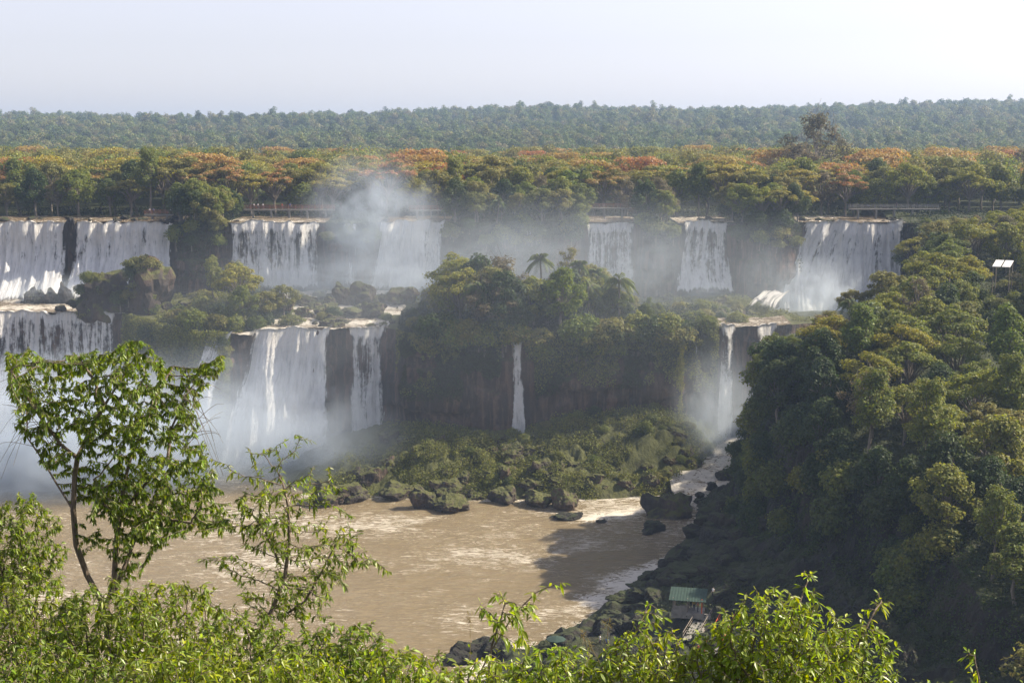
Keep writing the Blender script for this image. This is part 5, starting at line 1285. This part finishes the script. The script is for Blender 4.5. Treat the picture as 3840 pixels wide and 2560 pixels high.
sprig('arching leafy branch right of the sapling', [(640, 1420), (700, 1380), (740, 1310), (770, 1250), (810, 1275)], 19.4, 'leaf_near', .1, spread=.24, dens=80)
sprig('leafy branch arching left of the sapling', [(640, 1290), (610, 1220), (580, 1180), (555, 1185)], 19, 'leaf_near', .1, spread=.2, dens=50)
sprig('leaning bare twig with a few lime leaves at its tip', [(1090, 1568), (1130, 1490), (1180, 1410), (1230, 1360), (1285, 1335)], 13, 'leaf_lime', .09, spread=.06, dens=9)
sprig('leafy shoot left of the leaning twig', [(1120, 1560), (1130, 1480), (1150, 1420), (1160, 1385)], 12.6, 'leaf_lime', .10, spread=.14, dens=26)
sprig('upright lime shoot above the bright low shrub', [(1420, 1560), (1440, 1490), (1470, 1430), (1490, 1385)], 11, 'leaf_lime', .075, spread=.06, dens=22)
sprig('tall lime shoot on top of the lush bush', [(1810, 1460), (1830, 1400), (1845, 1360), (1858, 1325)], 11, 'leaf_lime', .075, spread=.06, dens=22)
sprig('lime shoot at the right of the lush bush', [(1960, 1500), (1990, 1440), (2010, 1400), (2022, 1385)], 11.4, 'leaf_lime', .075, spread=.06, dens=20)
sprig('thin lime shoot left of the lush bush', [(1660, 1540), (1655, 1480), (1665, 1440), (1660, 1420)], 11, 'leaf_lime', .075, spread=.06, dens=18)
sprig('lone green shoot at the bottom right corner', [(2245, 1600), (2250, 1560), (2240, 1520), (2238, 1490)], 11, 'leaf_lime', .075, spread=.05, dens=16)
def dry_stalks():
    for i, (px, py, pt, lean) in enumerate([(1365, 1568, 1455, -25), (1400, 1568, 1480, -45), (1075, 1568, 1420, 5), (1385, 1560, 1430, 12), (1490, 1568, 1500, 20)]):
        Y = 11.5+i*.2; a, b = at(px/2.297, py/2.297, Y), at((px+lean)/2.297, pt/2.297, Y+.1); mb = MB()
        mb.tube(np.array([a-[0, 0, .5], a, a*.5+b*.5+[.01, 0, 0], b])-a, [.004, .004, .003, .002], 5)
        r = thing('dry_stalk', f'dry straw coloured stalk at the bottom edge, {num(i)} one of five', 'stalk', tuple(a), 0, 'dry stalks among the near shrubs'); obj('stem', mb.mesh('stem', [M['grass_dry']], True), r)
        m = 26; P = (b-a)+rng.normal(size=(m, 3))*[.014, .014, .022]; V, q, t = leaves_at(P, rand_unit(m)+[0, 0, .3], .07, .12, .6); obj('seed_head', mesh_np('seed', V, [q, t], [M['grass_dry']]), r)
    l = [o for o in COL.objects if o.name.startswith('dry_stalk')]
    for o, w in zip(l, ['leaning left, above the middle of the bottom edge', 'leaning far left beside another stalk', 'upright by the leaning twig', 'tallest, leaning slightly right', 'short, leaning right']): o['label'] = 'dry straw coloured stalk '+w
dry_stalks()
def slope_cover():
    n = 60000; x = rng.uniform(-20, 16, n); y = rng.uniform(9.5, 40, n); z = slope_z(x, y); k = np.abs(x) < .42*y+2; x, y, z = x[k], y[k], z[k]
    P = np.stack([x, y, z+rng.random(len(x))**1.5*.5], 1); V, q, t = leaves_at(P, rand_unit(len(x))+[0, 0, .5], .10, .4, .5)
    setting('undergrowth', mesh_np('undergrowth', V, [q, t], [M['leaf_near']]), 'stuff', 'leafy undergrowth covering the viewpoint slope')
slope_cover()

# ------------------------------------------------------------------ spray and haze
def ball(name):
    import bmesh
    bm = bmesh.new(); bmesh.ops.create_icosphere(bm, subdivisions=3, radius=1.0); me = bpy.data.meshes.new(name); bm.to_mesh(me); bm.free(); return me
def mist(label, c, r, dens, scale=1.8, thr=.35, low=0.0, color=(.80, .89, 1), rz=0, rx=0):
    me = ball('mist'); me.materials.append(mist_mat('spray '+label[:20], dens, scale, thr, low, color=color))
    o = setting('mist', me, 'stuff', label); o.location = tuple(float(v) for v in c); o.scale = r; o.rotation_euler = (rx, 0, rz); return o
mist('dense white spray filling the gorge below the great plunge', (X(195, 308), 306, 6), (54, 17, 29), .21, 2.8, .36, .7)
mist('white spray over the river at the left', (X(50, 302), 302, 5), (46, 27, 28), .38, 2.6, .34, .6)
mist('rising plume of spray between the veil and the dense white waterfall', (X(372, 366), 366, 55), (22, 9, 21), .17, 2.6, .36, .0)
mist('low mist at the foot of the veil waterfall', (X(330, 362), 362, 40), (36, 9, 9), .14, 2.6, .34, .5)
mist('broad faint veil of spray before the upper cliffs', (X(560, 362), 362, 47), (95, 11, 20), .022, 2.6, .26, .2)
mist('thin mist before the dark central cliff', (X(500, 362), 362, 44), (30, 8, 16), .05, 2.4, .34)
mist('thin mist beside the square waterfall', (X(655, 362), 362, 43), (20, 8, 13), .05, 2.4, .36)
mist('thin mist on the dark cliff left of the tall waterfall', (X(765, 362), 362, 40), (11, 7, 13), .035, 2.0, .3)
mist('billowing dense spray at the foot of the tall brown lipped waterfall', (X(822, 358), 360, 33), (17, 10, 16), .30, 3.0, .38, .5)
mist('mist in the right channel below the small falls', (X(722, 308), 308, 14), (13, 12, 19), .09, 2.0, .28, .3)
mist('bright spray boiling where the great plunge lands', (X(285, 312), 311, 5), (13, 7, 9), .25, 3.0, .38, .6)
mist('faint spray drifting through the whole gorge', (X(500, 340), 335, 26), (140, 52, 44), .0075, 2.2, .22, .3)
mist('spray at the foot of the dense white waterfall', (X(415, 364), 364, 38), (15, 7, 6), .12, 2.4, .3, .3)
mist('spray at the foot of the broad left waterfalls', (X(60, 364), 364, 36), (34, 7, 6), .10, 2.6, .34, .3)
mist('puff of spray at the foot of the narrow waterfall', (X(708, 366), 366, 36), (9, 5, 4), .12, 2.4, .32)
def haze():
    mb = MB(); mb.box((0, 4450, 74), (20000, 9300, 176))
    t = NT('haze air'); p = t('VolumePrincipled', {'Density': .00016, 'Color': (.50, .68, 1.0, 1), 'Anisotropy': .25}); t.t.links.new(p.outputs[0], t.out.inputs['Volume'])
    setting('haze', mb.mesh('haze', [t.m]), 'stuff', 'thin blue haze in the air over the whole valley')
haze()
